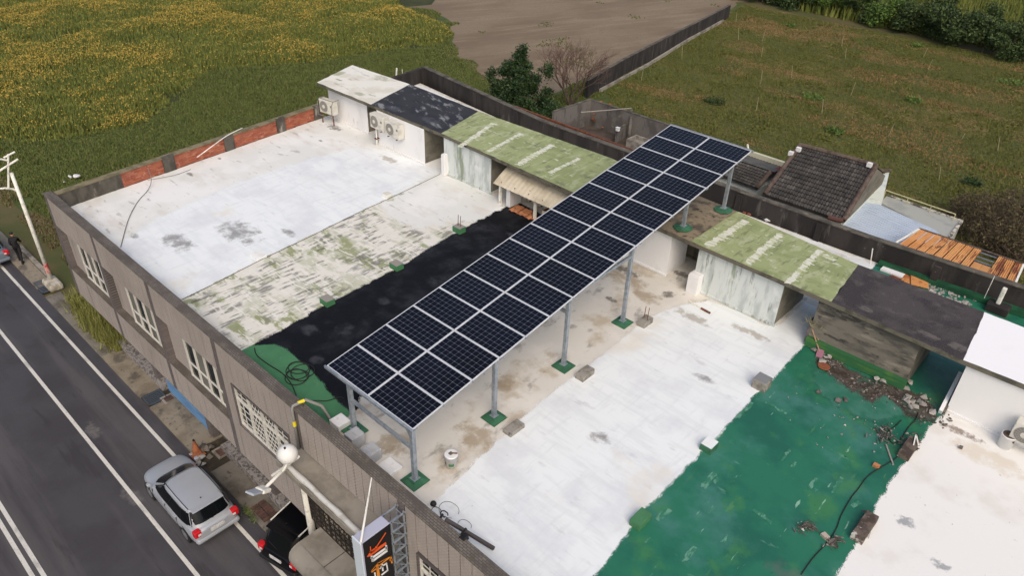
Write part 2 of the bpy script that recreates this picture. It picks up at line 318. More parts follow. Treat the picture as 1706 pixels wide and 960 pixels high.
LIME = M('pale_lime_coating', S(152, 161, 114), .85, [dict(col=S(134, 145, 98), scale=(.6, 1.2, 1), lo=.45, hi=.62, fac=.8), dict(col=S(172, 178, 142), scale=(4, 1.6, 1), lo=.50, hi=.64, fac=.75), dict(col=S(108, 112, 86), scale=(1.5, 2.5, 1), lo=.56, hi=.68, fac=.7), dict(col=S(98, 104, 76), scale=(7, 1.2, 1), lo=.58, hi=.66, fac=.6),
        dict(col=S(212, 214, 196), scale=(2.0, 5.5, 1), lo=.64, hi=.70, fac=.85)], bump=.2, bscale=12)
STREAK = M('white_band_paint', S(216, 216, 202), .8, [dict(col=S(168, 178, 124), scale=(3, 12, 1), lo=.5, hi=.58, fac=.8)], bump=.1)
SLABW = M('weathered_white_slab', S(226, 224, 214), .8, [dict(col=S(204, 200, 184), scale=.8, lo=.45, hi=.62, fac=.7), dict(col=S(120, 118, 100), scale=(.7, 3.2, 1), lo=.58, hi=.67, fac=.8), dict(col=S(128, 132, 88), scale=.9, lo=.40, hi=.54, fac=.7, spot=[(-17.6, 15.7, 1.4, .7), (-19.6, 14.6, .6, .9), (-16.2, 13.4, .8, .5)])], bump=.15)
SLABB = M('weathered_black_slab', S(50, 50, 53), .75, [dict(col=S(38, 39, 46), scale=1.1, lo=.42, hi=.6, fac=.8), dict(col=S(146, 148, 150), scale=(1.1, 3.0, 1), lo=.53, hi=.66, fac=.75, rot=.4), dict(col=S(84, 86, 92), scale=1.4, lo=.36, hi=.55, fac=.7, spot=[(-13.6, 13.3, 1.0, .6), (-11.2, 13.6, 1.4, .7)])], bump=.2)
SLABD = M('dark_sanded_slab', S(70, 65, 66), .9, [dict(col=S(50, 46, 48), scale=.9, lo=.42, hi=.60, fac=.9), dict(col=S(96, 90, 88), scale=2.2, lo=.54, hi=.7, fac=.6), dict(col=S(92, 86, 85), scale=30, lo=.5, hi=.7, fac=.8), dict(col=S(110, 104, 100), scale=3, lo=.40, hi=.5, fac=.8, spot=[(9.0, 12.9, .5, .3), (10.8, 12.9, .8, .3), (11.6, 12.9, .6, .4)])], bump=.5, bscale=30)
SLABC = M('mossy_bare_slab', S(138, 125, 104), .9, [dict(col=S(82, 74, 64), scale=1.5, lo=.48, hi=.62, fac=.9), dict(col=S(164, 150, 126), scale=2.4, lo=.54, hi=.7, fac=.6), dict(col=S(48, 42, 36), scale=4, lo=.56, hi=.66, fac=.8)], bump=.4, bscale=10)
SLABWW = M('fresh_white_slab', S(243, 243, 244), .6, [dict(col=S(224, 224, 224), scale=.7, lo=.55, hi=.75, fac=.5)], bump=.05)
SLABEDGE = M('slab_edge', S(104, 100, 88), .9, [dict(col=S(70, 68, 60), scale=2.5, lo=.45, hi=.6, fac=.8)], bump=.3)
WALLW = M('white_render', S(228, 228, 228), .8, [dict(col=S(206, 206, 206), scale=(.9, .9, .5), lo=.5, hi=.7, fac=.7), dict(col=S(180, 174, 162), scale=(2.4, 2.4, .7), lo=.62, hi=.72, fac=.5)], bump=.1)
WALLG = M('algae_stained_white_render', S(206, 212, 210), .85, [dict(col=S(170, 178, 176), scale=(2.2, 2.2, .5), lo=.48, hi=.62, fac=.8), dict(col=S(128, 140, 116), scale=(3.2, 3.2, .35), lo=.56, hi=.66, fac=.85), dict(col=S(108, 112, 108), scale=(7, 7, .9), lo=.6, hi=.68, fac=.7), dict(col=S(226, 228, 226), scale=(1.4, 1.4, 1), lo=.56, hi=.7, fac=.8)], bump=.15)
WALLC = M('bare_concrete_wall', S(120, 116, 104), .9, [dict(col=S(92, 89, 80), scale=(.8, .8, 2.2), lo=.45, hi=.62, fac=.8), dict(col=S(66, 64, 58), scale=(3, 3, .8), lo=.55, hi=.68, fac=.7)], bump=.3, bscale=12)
WALLD = M('dark_weathered_wall', S(118, 113, 104), .92, [dict(col=S(82, 79, 74), scale=(.9, .9, 2.5), lo=.42, hi=.58, fac=.85), dict(col=S(150, 143, 130), scale=(1.1, 1.1, 3.5), lo=.54, hi=.66, fac=.7), dict(col=S(54, 52, 50), scale=(2, 2, 5), lo=.56, hi=.66, fac=.8)], bump=.4, bscale=10)
SOOT = M('blackened_parapet', S(58, 54, 52), .95, [dict(col=S(38, 36, 36), scale=(1.3, 1.3, .35), lo=.42, hi=.6, fac=.9), dict(col=S(102, 97, 92), scale=(2.4, 2.4, .4), lo=.58, hi=.7, fac=.6), dict(col=S(120, 116, 108), scale=5, lo=.68, hi=.75, fac=.7)], bump=.3, bscale=10)
SOOTCAP = M('mossy_wall_cap', S(98, 93, 84), .95, [dict(col=S(66, 63, 58), scale=1.6, lo=.42, hi=.6, fac=.85), dict(col=S(130, 124, 110), scale=3, lo=.58, hi=.68, fac=.6)], bump=.3)
_t = dict(w=.11, h=.055, m=.007, rot=(R(90), 0, 0), off=0.5)
TILE = M('taupe_mosaic_tile', S(174, 165, 158), .6, [dict(col=S(156, 147, 140), scale=(.5, .5, .25), lo=.42, hi=.66, fac=.8), dict(col=S(130, 122, 116), scale=(2.5, 2.5, .3), lo=.55, hi=.7, fac=.55), dict(col=S(122, 114, 108), scale=(4, 4, .5), lo=.62, hi=.72, fac=.5)], brick=dict(_t, c1=S(180, 171, 163), c2=S(170, 161, 154), mc=S(150, 141, 135)))
TILED = M('dark_mosaic_tile', S(84, 78, 75), .6, [dict(col=S(94, 88, 87), scale=(.8, .8, .6), lo=.45, hi=.65, fac=.6)], brick=dict(_t, c1=S(124, 116, 114), c2=S(106, 99, 98), mc=S(74, 69, 68)))
CAP = M('parapet_cap_tile', S(94, 87, 80), .8, [dict(col=S(80, 74, 68), scale=(1.2, 2.2, 1), lo=.42, hi=.6, fac=.8), dict(col=S(112, 104, 92), scale=3, lo=.58, hi=.7, fac=.6), dict(col=S(86, 82, 50), scale=1.6, lo=.62, hi=.7, fac=.5)],
        brick=dict(w=.12, h=.06, m=.008, rot=(0, 0, 0), off=.5, c1=S(118, 110, 102), c2=S(102, 95, 88), mc=S(74, 69, 64)), bump=.2)
GROOVE = M('tile_joint', S(56, 51, 48), .95)
SOFFIT = M('soffit_concrete', S(110, 104, 98), .9, [dict(col=S(84, 78, 74), scale=1, lo=.45, hi=.6, fac=.7)])
FRAMEW = M('white_window_frame', S(214, 212, 204), .5, [dict(col=S(170, 166, 156), scale=3, lo=.55, hi=.7, fac=.6)])
GLASS = M('dark_window_glass', S(22, 30, 29), .12, [dict(col=S(44, 58, 54), scale=(.9, .9, .6), lo=.5, hi=.65, fac=.6)], spec=.25)
CURT = M('pale_curtain', S(112, 112, 104), .7, [dict(col=S(70, 70, 66), scale=(6, 6, .3), lo=.45, hi=.6, fac=.7)])
BLUE = M('blue_shutter', S(104, 148, 192), .55, [dict(col=S(84, 124, 166), scale=(.8, .8, 6), lo=.45, hi=.6, fac=.7)])
DARK = M('dark_interior', S(30, 27, 26), .95)
CONC = M('awning_concrete', S(144, 138, 128), .9, [dict(col=S(118, 112, 102), scale=.9, lo=.44, hi=.62, fac=.85), dict(col=S(164, 158, 148), scale=1.6, lo=.54, hi=.7, fac=.6), dict(col=S(112, 108, 84), scale=1.2, lo=.6, hi=.7, fac=.6)], bump=.3, bscale=14)
BRICKM = M('red_brick', S(180, 104, 80), .9, [dict(col=S(140, 80, 64), scale=1.6, lo=.45, hi=.62, fac=.5), dict(col=S(206, 170, 150), scale=3, lo=.6, hi=.7, fac=.5)], island=[S(152, 80, 61), S(181, 112, 85), S(165, 93, 72), S(186, 126, 101), S(138, 72, 56)], bump=.3, bscale=30)
MORTAR = M('brick_mortar', S(150, 122, 108), .95, [dict(col=S(92, 74, 66), scale=3, lo=.45, hi=.6, fac=.8)], bump=.3)
BRICKCAP = M('brick_wall_cap', S(130, 120, 96), .95, [dict(col=S(96, 92, 68), scale=2, lo=.42, hi=.6, fac=.8)], bump=.3)
PLASTERP = M('sooty_plaster_pier', S(92, 88, 80), .95, [dict(col=S(64, 61, 56), scale=(2, 2, 1), lo=.42, hi=.6, fac=.85), dict(col=S(170, 162, 150), scale=(2.6, 2.6, .8), lo=.58, hi=.68, fac=.7)], bump=.3)
ALU = M('panel_frame_aluminium', S(206, 209, 214), .5, [dict(col=S(190, 194, 200), scale=2, lo=.4, hi=.6, fac=.5)])
CELL = M('solar_cell', S(10, 12, 20), .22, [dict(col=S(15, 19, 32), scale=.4, lo=.4, hi=.6, fac=.6)], spec=.28)
BACK = M('cell_gap_sheet', S(104, 109, 122), .5)
GALV = M('galvanised_steel', S(158, 166, 174), .5, [dict(col=S(132, 142, 152), scale=6, lo=.42, hi=.6, fac=.8), dict(col=S(180, 188, 196), scale=(18, 18, 3), lo=.56, hi=.68, fac=.5)], metal=.4)
PLINTH = M('green_painted_plinth', S(58, 108, 80), .7, [dict(col=S(44, 90, 66), scale=3, lo=.42, hi=.6, fac=.8), dict(col=S(150, 160, 148), scale=5, lo=.66, hi=.73, fac=.8)], bump=.2)
GREYC = M('grey_concrete_block', S(150, 146, 138), .92, [dict(col=S(112, 107, 98), scale=3, lo=.42, hi=.6, fac=.85), dict(col=S(70, 66, 60), scale=8, lo=.58, hi=.68, fac=.7)], bump=.4, bscale=20)
DRYG = M('dark_rubble', S(92, 86, 80), .95, [dict(col=S(62, 56, 52), scale=6, lo=.42, hi=.6, fac=.8)], island=[S(70, 63, 58), S(120, 113, 106), S(96, 88, 80), S(142, 138, 132), S(60, 48, 42)], bump=.3)
LTRUB = M('pale_rubble', S(150, 146, 140), .95, island=[S(120, 115, 110), S(160, 156, 150), S(138, 132, 126), S(186, 184, 178)], bump=.3, bscale=25)
CABLE = M('black_cable', S(34, 33, 34), .6)
TERRA = M('terracotta', S(196, 132, 84), .85, [dict(col=S(150, 98, 66), scale=6, lo=.45, hi=.6, fac=.7)], island=[S(190, 126, 80), S(216, 160, 112), S(168, 106, 72), S(226, 178, 130)])
ACW = M('aircon_white', S(208, 206, 196), .5, [dict(col=S(176, 172, 158), scale=(2, 2, 4), lo=.5, hi=.66, fac=.7)], coord='world')
ACG = M('aircon_grille', S(126, 124, 120), .6)
RUST = M('rust', S(120, 72, 48), .9, [dict(col=S(84, 52, 40), scale=6, lo=.42, hi=.6, fac=.8)])
WPLAS = M('white_plastic', S(226, 228, 228), .4, [dict(col=S(196, 198, 196), scale=4, lo=.52, hi=.66, fac=.6)])
WPAINT = M('white_metal_paint', S(232, 230, 220), .55, [dict(col=S(176, 172, 158), scale=4, lo=.5, hi=.66, fac=.6)])

# ------------------------------------------------------------------ the setting: ground, road, pavement, fields
def flat(name, pts, z, mat, kind='structure'):
    return tag(MB().sheet([(p[0], p[1], z) for p in pts]).build(name, mat), kind=kind)
flat('ground', [(-900, -500), (700, -500), (700, 1200), (-900, 1200)], -.02, SOIL)
flat('road', [(-400, -11.9), (300, -11.9), (300, -1.1), (60, -1.1), (-60, -1.1), (-400, -1.1)], 0.0, ASPH)
for x0, x1, y in ((-200, 100, -1.65), (-200, 100, -3.57), (-200, 100, -6.94), (-200, 100, -7.2)):
    flat('road_line', [(x0, y - .065), (x1, y - .065), (x1, y + .065), (x0, y + .065)], .004, LINE)
# crop / meadow / soil / grass plot outlines in world metres
CROP_EDGE = [(-48, -4), (-45.6, 3.8), (-43.7, 5.1), (-42.6, 8.7), (-42.3, 12.4), (-45.4, 16.8), (-48.2, 19.2), (-50.4, 22), (-49, 25.3), (-46.5, 30), (-45.9, 36.5), (-43.2, 42.5), (-45, 46.5), (-49, 48.5), (-57.7, 50), (-56.5, 53.5), (-60, 58), (-63, 70)]
CROP = CROP_EDGE + [(-150, 95), (-150, -4)]
SOILP = [at(650, 8, 0), at(700, 16, 0), at(745, 32, 0), at(752, 62, 0), at(742, 98, 0), at(772, 106, 0), at(790, 122, 0), at(815, 150, 0), at(880, 170, 0), at(985, 128, 0), (-32.6, 84), (-38, 130), (-95, 130), (-70, 66)]
flat('meadow', [(-150, 1.2), (-25.5, 1.2), (-20, .4), (-17.5, .2), (-19, 22), (-15, 45), (-32, 84), (-38, 130), (-150, 130)], .0, MEADOW)
flat('bare_field', rag([(p[0], p[1], 0) for p in SOILP], 1.2, .35), .006, FIELD)
flat('grass_plot', [(-24, 46), (-19.6, 40.5), (-12, 38.5), (0, 38), (12, 20), (40, 20), (40, 84), (-32, 84)], .008, LAWN)
flat('yard_ground', [(-22, 20.2), (9.5, 20.2), (9.5, 38), (-13, 39), (-20.5, 39.5)], .004, M('yard_dirt', S(84, 74, 66), .95, [dict(col=S(60, 54, 50), scale=1, lo=.4, hi=.6, fac=.8)], bump=.5))

# pavement between road and building
pv = [(-40, -29.2, PAVE, -.02), (-29.15, -24.3, PAVE2, 0), (-23.2, -19.9, PAVE, .01), (-19.86, -16.72, PAVE, -.01), (-16.7, -12.95, PAVE2, .0), (-12.1, -8.6, PAVE2, .005), (-7.2, -3.5, PAVE, -.005), (-1.0, 18, PAVE, -.01)]
for x0, x1, m, dz in pv:
    o = MB().box(x0, x1, -1.14, .2 if x0 > -18 else -.45, -.1, .11 + dz).build('pavement', m, bevel=.015); tag(o, kind='structure')
for x0, x1 in ((-29.2, -24.3), (-19.9, -16.7)):
    tag(MB().box(x0, x1, -.43, -.2, -.1, .2).build('kerb', KERB, bevel=.02), kind='structure')
flat('gutter_dirt', [(-18.2, -1.12), (.2, -1.12), (.2, 1.0), (-18.2, 1.0)], .05, M('gutter_soil', S(60, 54, 46), .95, [dict(col=S(84, 76, 62), scale=2, lo=.45, hi=.6, fac=.8)], bump=.5))

def grate(x0, x1, y0, y1, label, mat, slats=9, z=.1):
    t = thing('drain_grate', label, 'drain grate', ((x0 + x1) / 2, (y0 + y1) / 2, z))
    f = MB(); f.box(x0, x1, y0, y0 + .05, z - .02, z + .03).box(x0, x1, y1 - .05, y1, z - .02, z + .03).box(x0, x0 + .05, y0, y1, z - .02, z + .028).box(x1 - .05, x1, y0, y1, z - .02, z + .028)
    f.build('frame', mat, t); MB().box(x0, x1, y0, y1, z - .06, z - .03).build('pit', DARK, t)
    for k in range(slats):
        x = x0 + .05 + (x1 - x0 - .1) * (k + .5) / slats; MB().box(x - .035, x + .025, y0 + .04, y1 - .04, z - .01, z + .02).build('slat', mat, t)
grate(-24.9, -23.6, -1.12, -.45, 'blue grey drain grate in the pavement beside the white pole foot', IRON)
grate(-12.9, -12.15, -1.1, -.35, 'iron drain grate in the pavement in front of the blue shutter', IRON, 6)
def lid(u, v, w, label, mat):
    x, y, z = at(u, v, .12)
    t = thing('manhole_lid', label, 'manhole lid', (x, y, .11)); MB().box(x - w, x + w, y - w, y + w, .1, .13).build('plate', mat, t)
    f = MB(); f.box(x - w - .1, x + w + .1, y - w - .1, y - w - .005, .09, .125).box(x - w - .1, x + w + .1, y + w + .005, y + w + .1, .09, .125).box(x - w - .1, x - w - .005, y - w, y + w, .09, .122).box(x + w + .005, x + w + .1, y - w, y + w, .09, .122)
    f.build('surround', KERB, t)
lid(371, 752, .2, 'square iron inspection lid with pale surround in the pavement', RUSTIRON)
lid(281, 664, .16, 'small dark inspection lid on the pavement below the blue shutter', RUSTIRON)

# ------------------------------------------------------------------ the terrace building
XL, YF, YR = -18.1, -.85, 19.5            # facade left end, facade plane, rear wall
BAY = 4.37; JX = [XL + .15 + BAY * i for i in range(9)]        # joints between the bays
ZR, ZP, ZB, ZS, ZL = 6.75, 7.45, 2.75, 4.1, 6.1   # roof, parapet top, overhang bottom, sill ledge, lintel
XR = JX[8]
lw = lambda y: -17.68 - .11 * (y + .28)   # inner line of the skewed end wall
B = thing('terrace_building', 'long two storey terrace clad in taupe tile with a flat patched roof', 'building', (0, 0, 0))
deck = [(lw(-.6), -.6), (XR, -.6), (XR, 19.8), (6, 19.4), (-9, 19.3), (lw(20.3), 20.4)]
MB().prism(deck, 6.5, ZR).build('roof_deck', BEIGE, B)
MB().prism([(XL + .3, .12), (-3.35, .12), (-3.35, 6), (-.7, 6), (-.7, .12), (XR - .2, .12), (XR - .2, 19.2), (lw(19.2) + .2, 19.2)], 0, 6.48).build("house_walls", WALLC, B)
MB().box(XL + .05, XR - .1, YF + .28, .1, ZB + .02, 6.48).build('upper_wall', WALLC, B)
MB().box(XL + .02, XR - .1, YF + .03, .15, ZB - .12, ZB + .01).build('overhang_soffit', SOFFIT, B)
# parapet along the street: core, cap, tile strips
MB().box(XL + .02, XR, YF + .03, -.57, ZL + .02, ZP - .05).build('parapet', GROOVE, B)
MB().box(XL - .02, XR, YF - .03, -.54, ZP - .05, ZP).build('parapet_cap', CAP, B, bevel=.012)
def strips(x0, x1, z0, z1, n, y=YF, mat=TILE, d=.03):
    w = (x1 - x0) / n
    for k in range(n):
        MB().box(x0 + k * w + .019, x0 + (k + 1) * w - .019, y - d * .2 - random.random() * .004, y + d, z0, z1).build('tile_strip', mat, B)
for i in range(8):
    a, b_ = JX[i] + .13, JX[i + 1] - .13
    if i == 0: a = XL + .28
    n = 11 if i != 4 else 12
    strips(a, b_, ZL if i != 4 else 6.02, ZP - .06, n)
    jx = JX[i]
    x0 = XL if i == 0 else jx - .12
    MB().box(x0, jx + .12, YF - .008, -.58, ZB, ZP - .052).build('pilaster', TILED, B)
    if i < 3:                                   # recessed balcony window bays
        MB().box(x0, b_, YF + .03, YF + .29, ZB, ZS - .06).build('spandrel_core', GROOVE, B)
        strips(a, b_, ZB, ZS - .07, 11)
        MB().box(jx + .125, b_ + .005, YF - .02, YF + .30, ZS - .06, ZS).build('sill_ledge', CAP, B, bevel=.01)
        MB().box(jx + .125, b_ + .005, -.605, -.565, ZS + .002, ZL).build('recess_wall', TILE, B)
        MB().box(jx + .125, jx + .155, YF + .012, -.57, ZS + .002, ZL - .002).build('recess_return', TILED, B)
        MB().box(jx + .125, b_ + .005, YF + .035, -.57, ZL - .03, ZL + .015).build('recess_soffit', SOFFIT, B)
        wx0, wx1 = jx + 1.5, b_ - .05
        w = MB(); y0, y1 = -.68, -.60; za, zb = 4.13, 6.04; t = .06
        w.box(wx0, wx1, y0, y1, za, za + t).box(wx0, wx1, y0, y1, zb - t, zb)
        sx = [wx0 + (wx1 - wx0) * k / 4 for k in range(5)]
        for k, x in enumerate(sx): w.box(x - .045, x + .045, y0 - .004, y1, za + .002, zb - .002)
        w.box(wx0, wx1, y0 + .004, y1, 4.72, 4.77)
        win = w.build('window', FRAMEW, B)
        for k in range(4):
            MB().box(sx[k] + .045, sx[k + 1] - .045, -.64, -.61, za + t, zb - t).build('pane', (GLASS, CURT, GLASS, CURT)[(k + i) % 4], win)
    else:
        za, zb = (4.43, 6.05) if i == 3 else (4.3, 5.95)
        if i == 3 or i >= 5:
            wx0, wx1 = (JX[3] + .75, JX[3] + 3.75) if i == 3 else (JX[i] + .55, JX[i] + 3.4)
            MB().box(x0, b_, YF + .03, -.58, ZB, za).build('wall_core', GROOVE, B)
            strips(a, b_, ZB, za - .06, 11)
            MB().box(a, wx0, YF + .03, -.58, za, ZL).build('wall_core', GROOVE, B); MB().box(wx1, b_, YF + .03, -.58, za, ZL).build('wall_core', GROOVE, B)
            strips(a, wx0 - .05, za - .05, ZL - .01, 2 if i == 3 else 1); strips(wx1 + .05, b_, za - .05, ZL - .01, 1 if i == 3 else 2)
            w = MB(); y0, y1 = YF + .02, YF + .1
            w.box(wx0 - .06, wx1 + .06, y0 - .06, y1, za - .06, za).box(wx0 - .06, wx1 + .06, y0 - .06, y1, zb, zb + .05).box(wx0 - .06, wx0, y0 - .058, y1, za, zb).box(wx1, wx1 + .06, y0 - .058, y1, za, zb)
            win = w.build('window', TILED, B)
            f = MB(); sx = [wx0 + (wx1 - wx0) * k / 4 for k in range(5)]; zt = za + (zb - za) * .66
            for x in sx: f.box(x - .032, x + .032, y0 - .01, y1 - .02, za, zb)
            f.box(wx0, wx1, y0 - .008, y1 - .02, za, za + .045).box(wx0, wx1, y0 - .008, y1 - .02, zb - .06, zb).box(wx0, wx1, y0 - .007, y1 - .02, zt - .035, zt + .035)
            f.build('frame', FRAMEW, win)
            for k in range(4):
                p = MB(); p.box(sx[k] + .04, sx[k + 1] - .04, y1 - .02, y1, za + .06, zb - .06); p.build('pane', GLASS, win)
                g = MB()
                if k in (1, 2) and i == 3:               # wrought lozenge guard over the middle lights
                    for (u0, u1) in ((za + .06, zt - .035), (zt + .035, zb - .06)):
                        m_ = max(2, round((u1 - u0) / .19)); ww = sx[k + 1] - sx[k] - .06
                        for q in range(m_ + 1): z = u0 + (u1 - u0) * q / m_; g.box(sx[k] + .03, sx[k + 1] - .03, y0, y0 + .02, z - .011, z + .011)
                        for q in range(m_):
                            z0_, z1_ = u0 + (u1 - u0) * q / m_, u0 + (u1 - u0) * (q + 1) / m_
                            for r_ in range(4): x = sx[k] + .03 + ww * (r_ + (.25 if q % 2 else .75)) / 4; g.box(x - .011, x + .011, y0 + .003, y0 + .018, z0_, z1_)
                else:
                    for q in range(1, 6): z = za + (zb - za) * q / 6; g.box(sx[k] + .04, sx[k + 1] - .04, y0, y0 + .015, z - .012, z + .012)
                    g.box((sx[k] + sx[k + 1]) / 2 - .012, (sx[k] + sx[k + 1]) / 2 + .012, y0 - .004, y0 + .012, za, zb)
                tag(g.build('window_guard', FRAMEW, win), kind=None)
# ground floor: blue shutter, dark openings, pebble plinth
MB().box(-12.5, -8.95, -.12, .0, .12, 2.62).build('shutter', BLUE, B)
for k in range(3):
    x0 = (-17.4, -7.6, -3.3)[k]; x1 = (-13.6, -5.0, -.75)[k]
    MB().box(x0, x1, .06, .105, .12, 2.6).build('opening', DARK, B)
MB().box(-7.9, -3.5, -.3, .05, .0, .4).build('plinth', STONE, B, bevel=.02); MB().box(-16.9, -12.7, -.3, .05, .0, .4).build('plinth', STONE, B, bevel=.02)
for x in (-13.3, -8.85, -4.45): MB().box(x - .18, x + .18, -.2, .06, 0, ZB - .12).build('ground_pillar', TILED, B)
# entrance bay: two concrete awnings, iron grille between, white pillar
MB().box(JX[4] + .13, JX[5] - .13, -.6, -.55, ZB, 6.0).build('porch_back_wall', M('porch_cream_wall', S(212, 202, 182), .8), B)
a4, b4 = JX[4] - .1, 3.55
aw = MB().prism([(a4, -1.52), (b4, -1.52), (b4, YF + .02), (a4, YF + .02)], 5.86, 5.99).build('upper_awning', CONC, B, bevel=.02)
r1 = MB(); r1.tube([(a4 - .02 + .25 * k, -1.49 + .008 * math.sin(k * 1.3), 6.04) for k in range(16)], [.072 + (.012 if k in (4, 5, 11) else 0) for k in range(16)], 12, True)
r1.build('rolled_rim', M('rim_paint', S(196, 196, 192), .7, [dict(col=S(160, 158, 150), scale=2.5, lo=.5, hi=.65, fac=.7)]), aw, smooth=True)
MB().box(a4, b4, -1.6, -1.55, 5.80, 5.99).build('fascia', CONC, aw)
lo = MB().box(-.02 + .14, b4 + 1.0, -1.75, YF + .02, 3.1, 3.32).build('lower_awning', CONC, B, bevel=.02)
c = MB(); nn = 9
prof = [(-1.74 - .42 * math.sin(a), 2.98 + .36 * math.cos(a)) for a in [math.pi * k / nn for k in range(nn + 1)]]
ends = []
for xx, sc_ in ((.1, .82), (.2, .97), (.34, 1.0), (4.5, 1.0)): ends.append([(xx, -1.74 + (p[0] + 1.74) * sc_, 2.98 + (p[1] - 2.98) * sc_) for p in prof])
vs = [q for e in ends for q in e]; m_ = nn + 1
fs = [(i * m_ + k, i * m_ + k + 1, (i + 1) * m_ + k + 1, (i + 1) * m_ + k) for i in range(3) for k in range(nn)] + [tuple(range(m_)), tuple(reversed(range(3 * m_, 4 * m_)))]
c.add(vs, [tuple(reversed(f)) for f in fs]).build('rounded_front', CONC, lo, smooth=True)
MB().box(1.32, 1.34, -1.72, YF, 3.315, 3.326).build('crack', GROOVE, lo)
g = MB(); gx0, gx1, gz0, gz1, gy = -.3, 3.5, 3.34, 5.84, -.98
nx, nz = 16, 11; dx, dz = (gx1 - gx0) / nx, (gz1 - gz0) / nz
for k in range(nx + 1): x = gx0 + dx * k; g.bar((x, gy, gz0), (x, gy, gz1), .045 if k % 4 == 0 else .026)
for k in range(nz + 1): z = gz0 + dz * k; g.bar((gx0, gy - .012, z), (gx1, gy - .012, z), .026)
for k in range(nx):
    for q in range(nz):
        x = gx0 + dx * (k + .5); z = gz0 + dz * (q + .5); sg = 1 if (k + q) % 2 else -1
        g.bar((x - dx * .5, gy + .01, z - sg * dz * .5), (x, gy + .01, z), .02); g.bar((x - dx * .5, gy + .012, z + sg * dz * .5), (x - dx * .2, gy + .012, z + sg * dz * .2), .02)
g.build('iron_grille', M('grille_iron', S(48, 42, 38), .7), B)
MB().lathe([(.11, 0), (.11, 3.35), (.09, 5.7)], (-.42, -1.0, 0), 14).build('porch_pillar', WPAINT, B, smooth=True)
# paint layers on the roof deck, each a few millimetres above the one below
Z = ZR
P = lambda u, v: at(u, v, Z)
def coat(name, pts, k, mat, label=None, amp=.035, step=.22, parent=B, z=None, feather=.1):
    zz = (Z if z is None else z) + .003 + .0014 * k
    p = rag([(q[0], q[1], 0) for q in pts], step, amp); n = len(p)
    ar = sum(p[i][0] * p[(i + 1) % n][1] - p[(i + 1) % n][0] * p[i][1] for i in range(n)); sg = 1 if ar > 0 else -1
    m = MB().sheet([(q[0], q[1], zz) for q in p]); outer = []
    for i in range(n):
        d = Vector((p[(i + 2) % n][0] - p[i - 2][0], p[(i + 2) % n][1] - p[i - 2][1], 0)).normalized(); ox, oy = p[i][0] + sg * d.y * feather, p[i][1] - sg * d.x * feather
        outer.append((min(max(ox, lw(oy)), XR), max(oy, -.6), zz))
    m.add(outer, []); m.f += [((i, i + n, (i + 1) % n + n, (i + 1) % n) if sg > 0 else ((i + 1) % n, (i + 1) % n + n, i + n, i)) for i in range(n)]
    o = m.build(name, mat, parent)
    at_ = o.data.attributes.new('fade', 'FLOAT', 'POINT'); at_.data.foreach_set('value', [0.0] * n + [1.0] * n)
    if label: o['label'] = label
    return o
G = lambda x, y: (x, y, Z)
coat('roof_coating', [G(lw(-.56), -.56), G(-8.3, -.56), P(304, 500), P(435, 434), P(600, 354), P(735, 291), G(-9.6, 14.8), G(lw(14.8) + .02, 14.8), G(lw(6) + .02, 6)], 1, CREAM, 'cream roof coating with scattered dark stains')
coat('roof_coating', [P(205, 415), P(228, 392), P(270, 366), P(330, 338), P(400, 308), P(470, 284), P(530, 264), P(590, 250), P(640, 253), P(690, 272), P(735, 291), P(600, 354), P(435, 434), P(304, 500), G(-8.3, -.56), G(-12.9, -.56)], 2, WHITE, 'bright white roof coating with grey scuffs', .02, .3, feather=.4)
coat('roof_coating', [P(304, 500), P(435, 434), P(600, 354), P(735, 291), P(800, 318), P(838, 346), P(760, 389), P(660, 451), P(545, 509), P(420, 578), P(405, 585), G(-4.4, -.56), G(-8.3, -.56)], 3, PATCH, 'patchy mossy white roof coating')
coat('roof_coating', [P(640, 345), P(690, 318), P(735, 291), P(800, 318), P(838, 346), P(800, 366), P(752, 360), P(700, 378), P(668, 366)], 4, CREAM, 'cream roof coating by the mossy room', .12, feather=.5)
coat('roof_coating', [P(420, 578), P(470, 553), P(545, 509), P(660, 451), P(760, 389), P(845, 346), P(862, 338), G(-.5, 12.75), G(-.45, 6), G(-.35, 1.0), P(594, 678), P(575, 690), P(555, 668), P(530, 635), P(500, 605), P(480, 590), P(455, 577)], 5, BLACK, 'black bitumen roof coating', .03, .2, feather=.14)
coat('roof_coating', [P(405, 585), P(420, 578), P(455, 576), P(480, 589), P(500, 604), P(530, 634), P(555, 667), P(582, 690), P(570, 702), P(540, 712), G(-.6, -.56), G(-4.4, -.56)], 6, GREENM, 'matt green roof coating beside the street parapet', .02)
coat('roof_coating', [P(733, 835), P(790, 775), P(870, 703), P(930, 650), P(1000, 598), P(1085, 530), P(1130, 512), P(1180, 503), P(1230, 522), P(1275, 545), G(6.7, 13), G(6.7, 14.9), G(7.8, 14.9), G(7.8, 12.6), P(1336, 574), P(1290, 625), P(1255, 657), P(1220, 696), P(1180, 737), P(1140, 777), P(1100, 818), P(1065, 855), P(1040, 888), P(1010, 930), P(985, 958), G(8.05, -.56), G(4.1, -.56)], 4, WHITE, 'bright white roof coating right of the solar panels', .018, .2, feather=.12)
coat('roof_coating', [P(985, 958), P(1010, 930), P(1040, 888), P(1065, 855), P(1100, 818), P(1140, 777), P(1180, 737), P(1220, 696), P(1255, 657), P(1290, 625), P(1336, 574), G(7.75, 12.6), G(7.75, 15), G(12.05, 15), G(12.05, 12.3), P(1552, 706), P(1545, 722), P(1520, 757), P(1490, 802), P(1465, 843), P(1440, 885), P(1400, 958), G(12.25, -.56), G(8.05, -.56)], 3, GREEN, 'glossy green roof coating with pale scratches')
